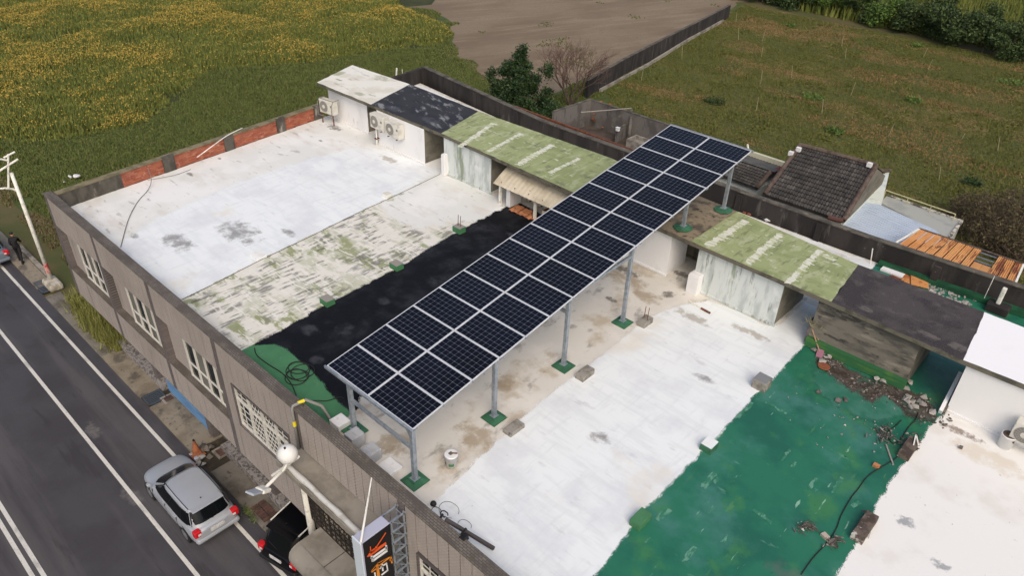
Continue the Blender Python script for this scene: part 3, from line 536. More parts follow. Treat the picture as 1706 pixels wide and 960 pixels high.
coat('roof_coating', [P(1400, 958), P(1440, 885), P(1465, 843), P(1490, 802), P(1520, 757), P(1545, 722), P(1560, 706), G(12.05, 12.3), G(12.05, 15), G(XR - .1, 15), G(XR - .1, -.56), G(12.3, -.56)], 5, CREAM2, 'pale cream roof coating at the right edge')
coat('roof_coating', [G(lw(18.7) + .1, 18.7), G(-9.4, 17.6), G(-9.4, 16.2), G(7.7, 16.0), G(7.7, 19.3), G(-9, 19.15), G(lw(20) + .1, 20.1)], 2, WHITE, 'white coating in the gutter lane behind the rooftop rooms')
coat('roof_coating', [G(lw(17) + .1, 17.2), G(-17.0, 17.2), G(-10.4, 16.6), G(-10.4, 18.0), G(-16.9, 18.9), G(lw(18.6) + .4, 19.2)], 3, M('gutter_beige', fade=True, col=S(164, 152, 128), rough=.9, layers=[dict(col=S(120, 112, 96), scale=2, lo=.5, hi=.65, fac=.7)]), 'beige patch of bare screed in the gutter lane')
coat('roof_coating', [G(7.5, 15), G(13.4, 15), G(13.4, 19.6), G(7.5, 19.3)], 6, GREEN, 'green coating in the gutter lane behind the dark room')
coat('roof_coating', [G(13.4, 15), G(XR, 15), G(XR, 19.8), G(13.4, 19.7)], 7, WHITE)
for k_, (xa, ya, xb, yb) in enumerate(((-6.2, 17.4, -3.2, 18.3), (-10.4, 18.3, -8.2, 18.9), (-2.4, 18.6, -.4, 18.9), (4.5, 17.9, 6.6, 18.8))):
    coat('stain', [G(xa, ya), G(xb, ya), G(xb, yb), G(xa, yb)], 5, BEIGE, None, .12, feather=.35)
ck = MB(); cl = [P(304, 500), P(370, 467), P(435, 433.5), P(520, 393), P(600, 353.5), P(670, 321), P(733, 290.5)]
for a, b_ in zip(cl, cl[1:]):
    if random.random() < .9: ck.bar((a[0], a[1], Z + .014), (b_[0], b_[1], Z + .014), .022, .008)
ck.build('crack', GROOVE, B)
MUD = M('leaf_mud', fade=True, col=S(80, 72, 66), rough=.9, layers=[dict(col=S(44, 96, 78), scale=1.1, lo=.52, hi=.66, fac=.85), dict(col=S(56, 46, 41), scale=3.5, lo=.45, hi=.58, fac=.9), dict(col=S(112, 102, 94), scale=9, lo=.56, hi=.66, fac=.7), dict(col=S(48, 84, 66), scale=1.6, lo=.58, hi=.7, fac=.8)], bump=.6, bscale=14)
WETG = M('washed_green_film', fade=True, col=S(66, 120, 104), rough=.35, layers=[dict(col=S(46, 108, 88), scale=1.8, lo=.40, hi=.60, fac=.9), dict(col=S(92, 134, 124), scale=1.1, lo=.56, hi=.72, fac=.8)])
coat('wet_film', [P(*q_) for q_ in ((1362, 622), (1392, 634), (1422, 652), (1446, 668), (1475, 660), (1505, 676), (1500, 690), (1462, 694), (1430, 688), (1400, 674), (1372, 652))], 8, WETG, None, .05, .2, feather=.35)
coat('mud_patch', [P(*q_) for q_ in ((1368, 602), (1388, 618), (1405, 636), (1428, 652), (1448, 664), (1471, 656), (1500, 670), (1512, 690), (1547, 701), (1556, 692), (1536, 668), (1510, 658), (1480, 650), (1459, 642), (1414, 620), (1388, 604))], 9, MUD, None, .06, .2, feather=.3)
for (a, b_, w_) in (((1172, 813), (1190, 788), .09), ((1097, 868), (1114, 850), .13), ((1139, 938), (1156, 913), .08), ((1349, 815), (1359, 797), .05), ((1387, 822), (1402, 797), .06), ((1302, 769), (1316, 749), .03), ((1228, 697), (1253, 672), .05), ((1276, 671), (1310, 690), .05), ((1190, 806), (1196, 798), .05), ((1255, 850), (1285, 872), .06), ((1318, 780), (1324, 770), .04), ((1205, 905), (1212, 893), .05), ((1420, 845), (1432, 838), .06), ((1075, 905), (1082, 896), .05)):
    A_ = Vector(P(*a)); B_ = Vector(P(*b_)); n_ = Vector((-(B_ - A_).y, (B_ - A_).x, 0)).normalized() * w_ * .55
    coat('paint_scratch', [tuple(A_ - n_ * .5), tuple(B_ - n_), tuple(B_ + n_ * .6), tuple(A_ + n_)], 8, SCRATCH, None, .015, .1, feather=.05)
# blackened rear parapet and end walls
rear = [(lw(20.6) - .05, 20.75), (-9.4, 19.35), (6.7, 19.45), (13, 19.85), (XR, 20.0)]
rw = MB(); ry = .22
ins = [(p[0], p[1]) for p in rear]; outs = [(p[0], p[1] + ry) for p in reversed(rear)]
rearw = MB().prism(ins + outs, 0, 7.58).build('rear_parapet', SOOT, B)
MB().prism([(p[0], p[1] - .03) for p in rear] + [(p[0], p[1] + ry + .03) for p in reversed(rear)], 7.585, 7.63).build('cap', SOOTCAP, rearw)
for xx in (-15, -11.4, -7.9, -4.6, 1.5, 5.0, 9.4): # old piers standing a little proud
    yy = 19.35 + (.0 if xx > -9.4 else (-(xx + 9.4)) * .125)
    MB().box(xx - .12, xx + .12, yy - .035, yy + .05, 6.76, 7.5).build('pier', SOOT, rearw)
MB().prism([(7.5, 19.18), (XR, 19.55), (XR, 19.86), (13, 19.75), (7.5, 19.4)], 6.77, 6.95).build('gutter_kerb', M('green_kerb', S(34, 86, 58), .6, [dict(col=S(24, 62, 44), scale=2, lo=.45, hi=.6, fac=.7)]), B)
MB().prism([(lw(16) - .0, 16), (lw(20.8), 20.8), (lw(20.8) - .22, 20.8), (lw(16) - .22, 16)], 6.4, 7.58).build('side_parapet', SOOT, B)
# red brick end parapet: sooty piers, brick panels of real courses, cap
def onwall(y, d=0.0): return (lw(y) + d, y)
def wallblock(y0, y1, z0, z1, d0, d1): return MB().prism([onwall(y0, d0), onwall(y1, d0), onwall(y1, d1), onwall(y0, d1)], z0, z1)
EW = wallblock(-.5, 12.9, 6.5, 7.40, -.24, -.06).build('end_wall', MORTAR, B)
wallblock(.1, 19.8, 0, 6.498, -.2, -.02).build('side_wall', WALLC, B)
wallblock(-.5, 2.1, 6.76, 7.43, -.05, .0).build('plaster_panel', PLASTERP, EW)
MB().prism([onwall(-.52, -.27), onwall(12.95, -.27), onwall(12.95, .03), onwall(-.52, .03)], 7.402, 7.46).build('cap', BRICKCAP, EW)
pier_y = [(4.0, 4.55), (7.1, 7.62), (10.1, 10.6), (12.45, 12.9)]
for y0, y1 in pier_y: wallblock(y0, y1, 6.76, 7.48 + random.random() * .03, -.1, .05).build('pier', PLASTERP, EW)
edges = [(2.1, 4.0), (4.55, 7.1), (7.62, 10.1), (10.6, 12.45)]
for y0, y1 in edges:
    bk = MB(); rows = 10; L = y1 - y0; nb = int(L / .215)
    for r_ in range(rows):
        off = .5 * (r_ % 2)
        for q in range(-1, nb + 1):
            a = y0 + L * (q + off) / nb + .007; b_ = y0 + L * (q + 1 + off) / nb - .007
            a = max(a, y0); b_ = min(b_, y1)
            if b_ - a < .03: continue
            dj = random.uniform(-.006, .008)
            p = [onwall(a, -.08), onwall(b_, -.08), onwall(b_, -.03 + dj), onwall(a, -.03 + dj)]
            z0 = 6.77 + .063 * r_
            bk.add([(x, y, z) for z in (z0, z0 + .052) for x, y in p], [(0, 1, 2, 3), (7, 6, 5, 4), (0, 4, 5, 1), (1, 5, 6, 2), (2, 6, 7, 3), (3, 7, 4, 0)])
    tag(bk.build('brickwork', BRICKM, EW), kind='stuff')

# ------------------------------------------------------------------ rooftop rooms
ZT, ZU = 8.65, 8.50
T = lambda u, v: at(u, v, ZT)[:2]
def room(label, slab, mat, walls, edge=SLABEDGE):
    """walls: (x0, x1, y0, y1, front material, side material)"""
    cx = sum(p[0] for p in slab) / len(slab); cy = sum(p[1] for p in slab) / len(slab)
    t = thing('rooftop_room', label, 'rooftop room', (cx, cy, ZR))
    s = MB().prism(slab, ZU, ZT - .004).build('roof_slab', edge, t)
    inner = [(p[0] + (cx - p[0]) * .0, p[1]) for p in slab]
    MB().sheet([(q[0], q[1], ZT) for q in rag([(p[0], p[1], 0) for p in inner], .3, .012)]).build('slab_coating', mat, s)
    for (x0, x1, y0, y1, fm, sm) in walls:
        w = MB().box(x0, x1, y0, y1, ZR + .01, ZU - .003).build('wall', fm, t)
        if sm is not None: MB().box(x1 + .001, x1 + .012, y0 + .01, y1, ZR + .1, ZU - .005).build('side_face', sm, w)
        MB().box(x0, x1 + .03, y0 - .05, y0 + .03, ZR + .012, ZR + .1).build('base_kerb', fm, w)
    return t, s
yb = 15.3
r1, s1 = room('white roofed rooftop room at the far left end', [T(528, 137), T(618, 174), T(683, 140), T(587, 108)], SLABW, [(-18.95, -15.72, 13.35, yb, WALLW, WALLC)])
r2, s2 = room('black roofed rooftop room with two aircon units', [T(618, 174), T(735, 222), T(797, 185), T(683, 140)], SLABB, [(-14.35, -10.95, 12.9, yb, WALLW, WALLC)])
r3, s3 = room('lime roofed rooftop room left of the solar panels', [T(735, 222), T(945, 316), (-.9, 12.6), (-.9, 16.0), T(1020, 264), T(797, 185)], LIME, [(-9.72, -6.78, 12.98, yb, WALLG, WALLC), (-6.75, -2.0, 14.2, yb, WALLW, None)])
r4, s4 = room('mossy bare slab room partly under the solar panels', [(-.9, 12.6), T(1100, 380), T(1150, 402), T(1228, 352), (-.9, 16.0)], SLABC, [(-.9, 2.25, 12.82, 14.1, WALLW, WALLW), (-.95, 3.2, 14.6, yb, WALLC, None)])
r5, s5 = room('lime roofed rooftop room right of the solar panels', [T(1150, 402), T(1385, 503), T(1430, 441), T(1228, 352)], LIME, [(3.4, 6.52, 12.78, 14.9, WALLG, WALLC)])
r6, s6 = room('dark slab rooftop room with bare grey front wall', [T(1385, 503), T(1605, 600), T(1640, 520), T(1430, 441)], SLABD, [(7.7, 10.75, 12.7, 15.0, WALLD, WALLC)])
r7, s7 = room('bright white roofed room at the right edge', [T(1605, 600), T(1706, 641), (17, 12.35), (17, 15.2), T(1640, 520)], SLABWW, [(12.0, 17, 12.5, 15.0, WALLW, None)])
MB().box(7.7, 10.79, 12.52, 12.72, ZR + .03, ZR + .32).build('green_skirting', M('mossy_green_kerb', S(74, 116, 58), .8, [dict(col=S(36, 96, 62), scale=(1, 1, 6), lo=.4, hi=.55, fac=.8)]), r6)
for (xa, xb) in ((-15.6, -14.4), (-10.9, -9.75), (-6.75, -.95), (2.3, 3.4)):
    MB().box(xa, xb, yb + .02, yb + .1, ZR + .01, ZU - .01).build('back_wall', WALLC, (r1, r2, r3, r4)[(-15.6, -10.9, -6.75, 2.3).index(xa)])
# painted bands on the lime slabs
def band(s, a, b_, w, k=2):
    a = T(*a); b_ = T(*b_); d = Vector((b_[0] - a[0], b_[1] - a[1], 0)).normalized(); n = Vector((-d.y, d.x, 0)); A = Vector((*a, 0)); Bv = Vector((*b_, 0))
    pts = [A - n * w, Bv - n * w, Bv + n * w, A + n * w]
    m = MB(); L_ = (Bv - A).length; nb = int(L_ / .05); core = rag([tuple(p) for p in (A - n * w * .55, Bv - n * w * .5, Bv + n * w * .5, A + n * w * .6)], .12, .03); m.sheet([(p[0], p[1], ZT + .003 * k - .001) for p in core])
    for i in range(nb):                       # short roller strokes side by side
        if random.random() < .06: continue
        c = A + d * (L_ * (i + .5) / nb); lo_ = w * random.uniform(.3, .75); hi_ = w * random.uniform(.4, 1.0) * (1 if random.random() < .8 else 1.8); hw_ = random.uniform(.018, .03)
        z = ZT + .003 * k + .0004 * (i % 3); u = n if n.x > 0 else -n
        p = [c - u * lo_ - d * hw_, c + u * hi_ - d * hw_, c + u * hi_ + d * hw_, c - u * lo_ + d * hw_]; m.sheet([(a_.x, a_.y, z) for a_ in p])
    m.build('paint_band', STREAK, s)
band(s3, (765, 245), (822, 205), .17); band(s3, (812, 253), (868, 222), .15); band(s3, (862, 275), (920, 241), .2); band(s3, (915, 288), (965, 264), .15)
band(s5, (1178, 410), (1242, 367), .2); band(s5, (1243, 440), (1300, 390), .16); band(s5, (1312, 472), (1366, 417), .16); band(s5, (1372, 425), (1390, 435), .16)
# small piers and jambs standing on the roof
def pier(u, v, w, d, h, mat, label, top=None, name='wall_stub'):
    x, y, z = at(u, v, ZR); t = thing(name, label, 'wall stub', (x, y, ZR))
    MB().box(x - w / 2, x + w / 2, y, y + d, ZR, ZR + h).build('shaft', mat, t, bevel=.012)
    MB().box(x - w / 2 + .01, x + w / 2 - .01, y + .01, y + d - .01, ZR + h + .001, ZR + h + .05).build('cap', top or mat, t, bevel=.02); return t
pier(738, 292, .22, .8, .95, WALLW, 'short white wall stub left of the lime roofed room')
pier(846, 345, .22, .7, 1.0, WALLW, 'short white wall stub below the aircon shelter')
pier(1150, 490, .42, .5, .72, WALLW, 'low white wall stub left of the stained white wall')
pier(1346, 573, .3, .7, .85, DRYG, 'dark wall stub beside the leaning shovels', SOOT)

# ------------------------------------------------------------------ solar panels on their raised rack
ORG = Vector((0, 0, 8.70)); AX = Vector((1.6698, .030, -.0150)); AY = Vector((-.0163, .9948, .1425))
ex = AX.normalized(); ey = (AY - ex * AY.dot(ex)).normalized(); ez = ex.cross(ey)
PM = Matrix((( ex.x, ey.x, ez.x), (ex.y, ey.y, ez.y), (ex.z, ey.z, ez.z)))
arr = lambda j, k, dz=0.0: ORG + AX * j + AY * k + ez * dz
pw, pl = 1.657, .994
pan = thing('solar_module', 'x', 'solar panel', (0, 0, 0), 'solar panels on the rooftop rack', rot=PM.to_euler())
f = MB(); e = .022
f.box(-pw / 2, pw / 2, -pl / 2, -pl / 2 + e, -.035, .004).box(-pw / 2, pw / 2, pl / 2 - e, pl / 2, -.035, .004).box(-pw / 2, -pw / 2 + e, -pl / 2 + e, pl / 2 - e, -.035, .0038).box(pw / 2 - e, pw / 2, -pl / 2 + e, pl / 2 - e, -.035, .0038)
f.build('frame', ALU, pan)
MB().box(-pw / 2 + e, pw / 2 - e, -pl / 2 + e, pl / 2 - e, -.012, -.004).build('back_sheet', BACK, pan)
cw, cl = (pw - 2 * e - .008) / 10, (pl - 2 * e - .008) / 6
c0 = MB(); gx = .0046; ch = .012
c0.prism([(-cw / 2 + gx + ch, -cl / 2 + gx), (cw / 2 - gx - ch, -cl / 2 + gx), (cw / 2 - gx, -cl / 2 + gx + ch), (cw / 2 - gx, cl / 2 - gx - ch), (cw / 2 - gx - ch, cl / 2 - gx), (-cw / 2 + gx + ch, cl / 2 - gx), (-cw / 2 + gx, cl / 2 - gx - ch), (-cw / 2 + gx, -cl / 2 + gx + ch)], -.0035, -.0005)
cell = None
for i in range(10):
    for j in range(6):
        if cell is None: o = cell = c0.build('cell', CELL, pan)
        else: o = cell.copy(); COL.objects.link(o); o.parent = pan
        o.location = ((i - 4.5) * cw, (j - 2.5) * cl, 0)
table = {}
for c in bpy.data.objects:
    if c.parent: table.setdefault(c.parent.name, []).append(c)
ORD = ['first', 'second', 'third', 'fourth', 'fifth', 'sixth', 'seventh', 'eighth', 'ninth', 'tenth', 'eleventh', 'twelfth', 'thirteenth', 'fourteenth', 'fifteenth', 'sixteenth']
for k in range(16):
    for j in range(2):
        o = pan if (k, j) == (0, 0) else copy_tree(pan, None, table)
        o.location = arr(j + .5, k + .5); o['label'] = 'solar panel in the %s column, %s row up from the street parapet' % (('left', 'right')[j], ORD[k])
rack = thing('solar_rack', 'galvanised steel rack on posts carrying the solar panels', 'steel rack', (1.6, 8, ZR))
for j in (.22, .78, 1.22, 1.78): MB().bar(arr(j, -.03, -.075), arr(j, 16.03, -.075), .05, .07, ez).build('purlin', GALV, rack)
MB().bar(arr(-.02, -.035, -.03), arr(2.02, -.035, -.03), .05, .09, ez).build('end_rail', GALV, rack)
MB().bar(arr(-.02, 16.035, -.03), arr(2.02, 16.035, -.03), .05, .09, ez).build('end_rail', GALV, rack)
for k in range(1, 16): MB().bar(arr(-.01, k, -.04), arr(2.012, k, -.04), .04, .05, ez).build('cross_rail', GALV, rack)
rows = [(.15, ZR), (3.16, ZR), (6.25, ZR), (9.36, ZR), (13.2, ZT + .012), (15.45, ZT + .012)]
xl_, xr_ = .72, 3.1
def plane_z(x, y): # array surface height over a roof point
    k = (y - ORG.y) / AY.y; j = (x - ORG.x - AY.x * k) / AX.x; return ORG.z + AX.z * j + AY.z * k
XRR = [3.2, 3.02, 2.94, 2.87, 2.42, 2.72]; XLL = [.72, .66, .6, .55, .5, .45]
for i, (y, z0) in enumerate(rows):
    tops = []
    for x, left in ((XLL[i], 1), (XRR[i], 0)):
        zt = plane_z(x, y) - .2; tops.append((x, y, zt))
        po = MB().box(x - .055, x + .055, y - .055, y + .055, z0 + .06, zt).build('post', GALV, rack)
        MB().box(x - .1, x + .1, y - .1, y + .1, z0 + .1, z0 + .115).build('base_plate', GALV, po)
        if z0 == ZR: pb = MB().lathe([(.30, -.02), (.30, .03), (.17, .06), (.15, .1)], (0, 0, 0), 4)
        else: pb = MB().lathe([(.26, -.0), (.28, .02), (.2, .05), (.13, .09)], (0, 0, 0), 9)
        c_, s_ = math.cos(R(45)), math.sin(R(45))
        pb.v = [(x + (a * c_ - b_ * s_) * 1.25, y + (a * s_ + b_ * c_) * 1.25, z0 + .008 + max(q, 0)) for a, b_, q in pb.v]
        pb.build('plinth', PLINTH, rack)
        MB().bar((x, y, zt - .32), (x + (.3 if left else -.3), y, plane_z(x, y) - .17), .045).build('knee_brace', GALV, po)
    a, b_ = tops
    kk = (y - ORG.y) / AY.y; MB().bar(arr(.06, kk, -.16), arr(1.95, kk, -.16), .08, .1).build('cross_beam', GALV, rack)
    if i in (0, 2, 5): MB().bar((a[0], y, a[2] - .62), (b_[0], y, b_[2] - .62), .07, .09).build('tie_beam', GALV, rack)
for xs in (XLL, XRR):
    x2, x3 = xs[2], xs[3]; z = plane_z(x2, 6.25) - .24
    MB().bar((x2, 6.25, z), (x3, 9.36, z), .08, .1).build('side_beam', GALV, rack)

# ------------------------------------------------------------------ column stubs left standing on the roof
def stub(u, v, w, d, h, mat, label, top=None, rebar=False, z=ZR):
    x, y, _ = at(u, v, z); t = thing('column_stub', label, 'column stub', (x, y, z), 'column stubs on the flat roof')
    MB().box(x - w / 2, x + w / 2, y - d / 2, y + d / 2, z, z + h).build('block', mat, t, bevel=.015)
    MB().box(x - w / 2 + .012, x + w / 2 - .012, y - d / 2 + .012, y + d / 2 - .012, z + h + .001, z + h + .012).build('top_face', top or mat, t)
    if rebar:
        m = MB()
        for dx in (-.06, .07): m.tube([(x + dx, y, z + h), (x + dx + .02, y + .01, z + h + .5)], .012, 6)
        for k in range(2): MB().tube([(x - .06 + .13 * k, y, z + h), (x - .05 + .13 * k, y + .01, z + h + .48)], .012, 6).build('rebar', RUST, t)
    return t
BROWNR = M('broken_brown_concrete', S(104, 92, 84), .95, [dict(col=S(66, 56, 50), scale=4, lo=.42, hi=.58, fac=.9), dict(col=S(196, 194, 188), scale=3, lo=.58, hi=.64, fac=.9)], bump=.6, bscale=12)
stub(546, 506, .42, .34, .22, GREENM, 'pale topped green column stub nearest the street on the black edge', LTRUB)
stub(661, 447, .42, .34, .22, GREENM, 'pale topped green column stub half way along the black edge', LTRUB)
stub(765, 386, .42, .34, .24, GREENM, 'green column stub with two rebars on the black edge', LTRUB, True)
stub(645, 328, .3, .3, .16, CREAM, 'low white column stub near the dark joint, far from the street', BEIGE)
stub(431, 428, .5, .4, .1, WHITE, 'flat white column stub on the dark joint near the street', CREAM)
stub(856, 717, .3, .56, .14, GREYC, 'flat grey column stub nearest the street beside the white coating')
stub(974, 627, .3, .56, .2, GREYC, 'rough grey column stub between two others by the white coating')
stub(1074, 540, .3, .5, .2, GREYC, 'rough grey column stub with rebars near the rooftop rooms', None, True)
stub(1066, 871, .3, .5, .22, GREENM, 'green painted column stub on the edge of the green roof')
stub(1180, 748, .34, .4, .22, PLINTH, 'white topped column stub on the edge of the green roof', WHITE)
stub(1267, 645, .42, .42, .34, GREYC, 'grey column stub at the rear corner of the green roof', M('grey_stub_top', S(126, 128, 130), .9))
stub(1438, 884, .3, .95, .2, BROWNR, 'broken dark column stub nearest the street on the cream edge', BROWNR)
stub(1512, 752, .3, .85, .2, BROWNR, 'broken dark column stub near the rooms on the cream edge')

# ------------------------------------------------------------------ air conditioners
def aircon(loc, rz, label, w=.98, d=.34, h=.7):
    t = thing('aircon_unit', label, 'air conditioner', loc, 'air conditioner units on the roof', rz=rz)   # local: front faces -Y
    MB().box(-w / 2, w / 2, -d, 0, 0, h).build('case', ACW, t, bevel=.02)
    g = MB(); cx, cz, rr = -w * .17, h * .5, h * .4
    MB().lathe([(rr, 0), (rr, .006)], (0, 0, 0), 24)
    dk = MB(); dk.v = []; n = 24
    dk.add([(cx + rr * math.cos(2 * math.pi * k / n), -d - .004, cz + rr * math.sin(2 * math.pi * k / n)) for k in range(n)], [tuple(range(n))]); fan = dk.build('fan_opening', ACG, t)
    for k in range(5):
        r_ = rr * (k + 1) / 5.2; g.tube([(cx + r_ * math.cos(2 * math.pi * q / 20), -d - .012, cz + r_ * math.sin(2 * math.pi * q / 20)) for q in range(21)], .006, 5, False)
    for k in range(8): a = math.pi * k / 8; g.bar((cx - rr * math.cos(a), -d - .012, cz - rr * math.sin(a)), (cx + rr * math.cos(a), -d - .012, cz + rr * math.sin(a)), .008)
    g.build('fan_guard', M('fan_guard_grey', S(160, 158, 152), .6) if 'fan_guard_grey' not in bpy.data.materials else bpy.data.materials['fan_guard_grey'], fan)
    hb = MB(); hb.tube([(cx, -d - .016, cz), (cx, -d - .022, cz)], .09, 14); hb.build('fan_hub', ACW, fan)
    MB().box(w * .3, w * .42, -d - .006, -d - .001, h * .55, h * .7).build('name_plate', ACG, t)
    for x in (-w * .32, w * .32): MB().bar((x, .05, -.03), (x, -d - .04, -.03), .04, .04).build('bracket', RUST, t)
    return t
aircon((-13.95, 12.88, 7.72), R(0), 'left one of two white aircon units on the black roofed room')
aircon((-12.8, 12.88, 7.66), R(0), 'right one of two white aircon units on the black roofed room')
t = aircon((-18.2, 12.95, 7.32), R(8), 'old white aircon unit in a pipe cage at the brick wall end')
cg = MB()
for x in (-.5, .5):
    cg.tube([(x, -.45, -.12), (x, -.45, .5), (x, -.3, .72), (x, .1, .72)], .018, 6)
cg.tube([(-.5, -.3, .72), (.5, -.3, .72)], .018, 6); cg.tube([(-.5, -.45, -.1), (.5, -.45, -.1)], .018, 6); cg.build('pipe_cage', ACG, t)
for x in (-.4, .4): MB().bar((x, -.3, -.56), (x, -.3, 0), .04).build('leg', RUST, t)
aircon((-4.35, 13.5, 7.15), R(0), 'white aircon unit under the curved sheet shelter')
aircon((14.05, 12.42, 7.1), R(0), 'white aircon unit on the right edge beside the paint tin', .9, .34, .62)
pp = thing('drain_pipe', 'thin pale drain pipe below the two aircon units', 'pipe', (-14.3, 12.6, ZR)); pm = MB()
MB().tube([(-14.28, 12.75, 7.75), (-14.28, 12.72, ZR + .01)], .035, 8).build('riser', WPAINT, pp); MB().box(-14.36, -14.2, 12.66, 12.85, 7.1, 7.14).build('clip', RUST, pp)

# curved sheet shelter over the aircon by the panels
sh = thing('sheet_shelter', 'curved cream metal sheet shelter beside the solar panels', 'shelter', (-3.5, 13, ZR))
n = 46; m = 8; x0, x1 = -6.05, -.9; vs = []; fs = []
for q in range(m + 1):
    a = q / m; y = 12.35 + 1.5 * a; z = 7.72 + .62 * math.sin(a * math.pi / 2)
    for k in range(n + 1):
        vs.append((x0 + (x1 - x0) * k / n, y, z + .012 * math.sin(k * math.pi / 1)))
        vs[-1] = (vs[-1][0], y, z + (.015 if k % 2 else -.0))
for q in range(m):
    for k in range(n): a = q * (n + 1) + k; fs.append((a, a + 1, a + n + 2, a + n + 1))
SHEETM = M('cream_sheet_metal', S(206, 196, 174), .6, [dict(col=S(176, 164, 140), scale=1.5, lo=.45, hi=.65, fac=.7), dict(col=S(120, 84, 58), scale=5, lo=.66, hi=.72, fac=.8)])
o = MB().add(vs, fs).build('roof_sheet', SHEETM, sh); so_ = o.modifiers.new('thickness', 'SOLIDIFY'); so_.thickness = .012
for k in range(7):
    x = x0 + .35 + k * .75; MB().tube([(x, 12.5, 7.80), (x, 12.5, 7.84)], .025, 6).build('bolt', RUST, o)
for x in (-5.85, -3.9, -2.0): MB().box(x - .05, x + .05, 12.55, 12.65, ZR, 7.78).build('support_post', WPAINT, sh)
MB().box(-5.75, -2.0, 13.7, 13.76, ZR, 7.9).build('back_board', WALLW, sh)
for k in range(7): MB().box(-5.7 + k * .22, -5.52 + k * .22, 13.62, 13.69, ZR + .02, 7.75).build('plank', M('painted_plank' + '', S(206, 200, 190), .8) if k == 0 else bpy.data.materials['painted_plank'], sh)
bx = thing('wooden_crate', 'small cream crate with brown sticks beside the sheltered aircon', 'crate', (-3.2, 12.95, ZR))
MB().box(-3.6, -2.9, 12.7, 13.2, ZR, 7.25).build('box', SHEETM, bx); k = MB()
for q in range(9): MB().bar((-3.55 + .07 * q, 12.72, 7.27 + .015 * (q % 3)), (-3.5 + .07 * q, 13.18, 7.29), .04).build('stick', RUST, bx)

# ------------------------------------------------------------------ loose things on the roof
def tile_piece(x, y, z, rz, tilt, label):
    t = MB(); n = 5; w, l = .22, .24
    Mx = Matrix.Translation((x, y, z)) @ Matrix.Rotation(rz, 4, 'Z') @ Matrix.Rotation(tilt, 4, 'X')
    vs = []
    for zz in (0, .018):
        for yy in (-l / 2, l / 2):
            for k in range(n): vs.append(tuple(Mx @ Vector((-w / 2 + w * k / (n - 1), yy, zz + .035 * math.sin(math.pi * k / (n - 1))))))
    fs = [(k, k + 1, n + k + 1, n + k) for k in range(n - 1)]; fs = [tuple(reversed(q)) for q in fs] + [(2 * n + k, 2 * n + k + 1, 3 * n + k + 1, 3 * n + k) for k in range(n - 1)]
    fs += [(0, n, 3 * n, 2 * n), (n - 1, 3 * n - 1, 4 * n - 1, 2 * n - 1)]
    fs += [(k, 2 * n + k, 2 * n + k + 1, k + 1) for k in range(n - 1)] + [(n + k, n + k + 1, 3 * n + k + 1, 3 * n + k) for k in range(n - 1)]
    o = t.add(vs, fs).build('roof_tile', TERRA, None, (x, y, z)); return tag(o, label, 'roof tile', 'loose terracotta roof tiles on the black coating')
bx0, by0, _ = at(868, 358, ZR)
for r_ in range(2):
    for q in range(5): tile_piece(bx0 - .5 + q * .235, by0 - .0 + r_ * .27, ZR + .05 + .02 * (q % 2) + .03 * r_, R(random.uniform(-8, 8)), R(random.uniform(4, 16)), 'orange terracotta roof tile in the %s row of the heap, %s from left' % (('near', 'far')[r_], ORD[q]))
for q in range(3): x, y, _ = at(890 + q * 5, 366 + q * 4, ZR); tile_piece(x, y, ZR + .03, R(30 * q), R(5), 'orange terracotta roof tile apart from the heap, %s from left' % ORD[q])

x, y, _ = at(752, 776, ZR); t = thing('paint_bucket', 'white paint bucket with a brush on its lid', 'bucket', (x, y, ZR))
bb = MB().lathe([(.145, .006), (.165, .38), (.175, .38), (.175, .42), (.16, .42)], (x, y, ZR), 26).build('body', WPLAS, t, smooth=True)
MB().lathe([(.16, 0), (.16, .012)], (x, y, ZR + .412), 26).build('lid', WPLAS, t)
MB().box(x - .06, x + .04, y - .05, y + .05, ZR + .426, ZR + .436).build('spill', M('dried_paint', S(96, 92, 88), .9), t)
MB().bar((x, y, ZR + .445), (x + .13, y + .1, ZR + .46), .03, .02).build('brush_handle', M('brush_wood', S(120, 88, 70), .8), t)
for a0 in (-2.6, -1.2):
    vs = []; nn = 7
    for zz in (.10, .19):
        for k in range(nn): a = a0 + .9 * k / (nn - 1); rr = .145 + .02 * zz / .38 + .003; vs.append((x + rr * math.cos(a), y + rr * math.sin(a), ZR + zz))
    MB().add(vs, [(k, k + 1, nn + k + 1, nn + k) for k in range(nn - 1)]).build('green_label', GREENM, t)
for i, (u, v, w, h, m, lab) in enumerate(((566, 700, .42, .2, WALLW, 'cream concrete block at the parapet, leftmost of the row'), (590, 722, .36, .42, GREYC, 'grey block second from left along the parapet'), (617, 748, .38, .36, GREYC, 'grey block third from left along the parapet'), (650, 776, .5, .12, WALLW, 'flat cream block rightmost along the parapet'))):
    x, y, _ = at(u, v, ZR + h); t = thing('concrete_block', lab, 'block', (x, y, ZR), 'blocks along the street parapet')
    mm = m if m is WALLW else M('pale_grey_block' + '', S(172, 174, 178), .85, [dict(col=S(150, 152, 156), scale=3, lo=.45, hi=.6, fac=.6)])
    MB().box(x - w / 2, x + w / 2, y - .2, y + .2, ZR + .01, ZR + h).build('body', mm, t, bevel=.015); MB().box(x - w / 2 + .03, x + w / 2 - .03, y - .03, y + .03, ZR + h - .001, ZR + h + .015).build('ridge', mm, t)

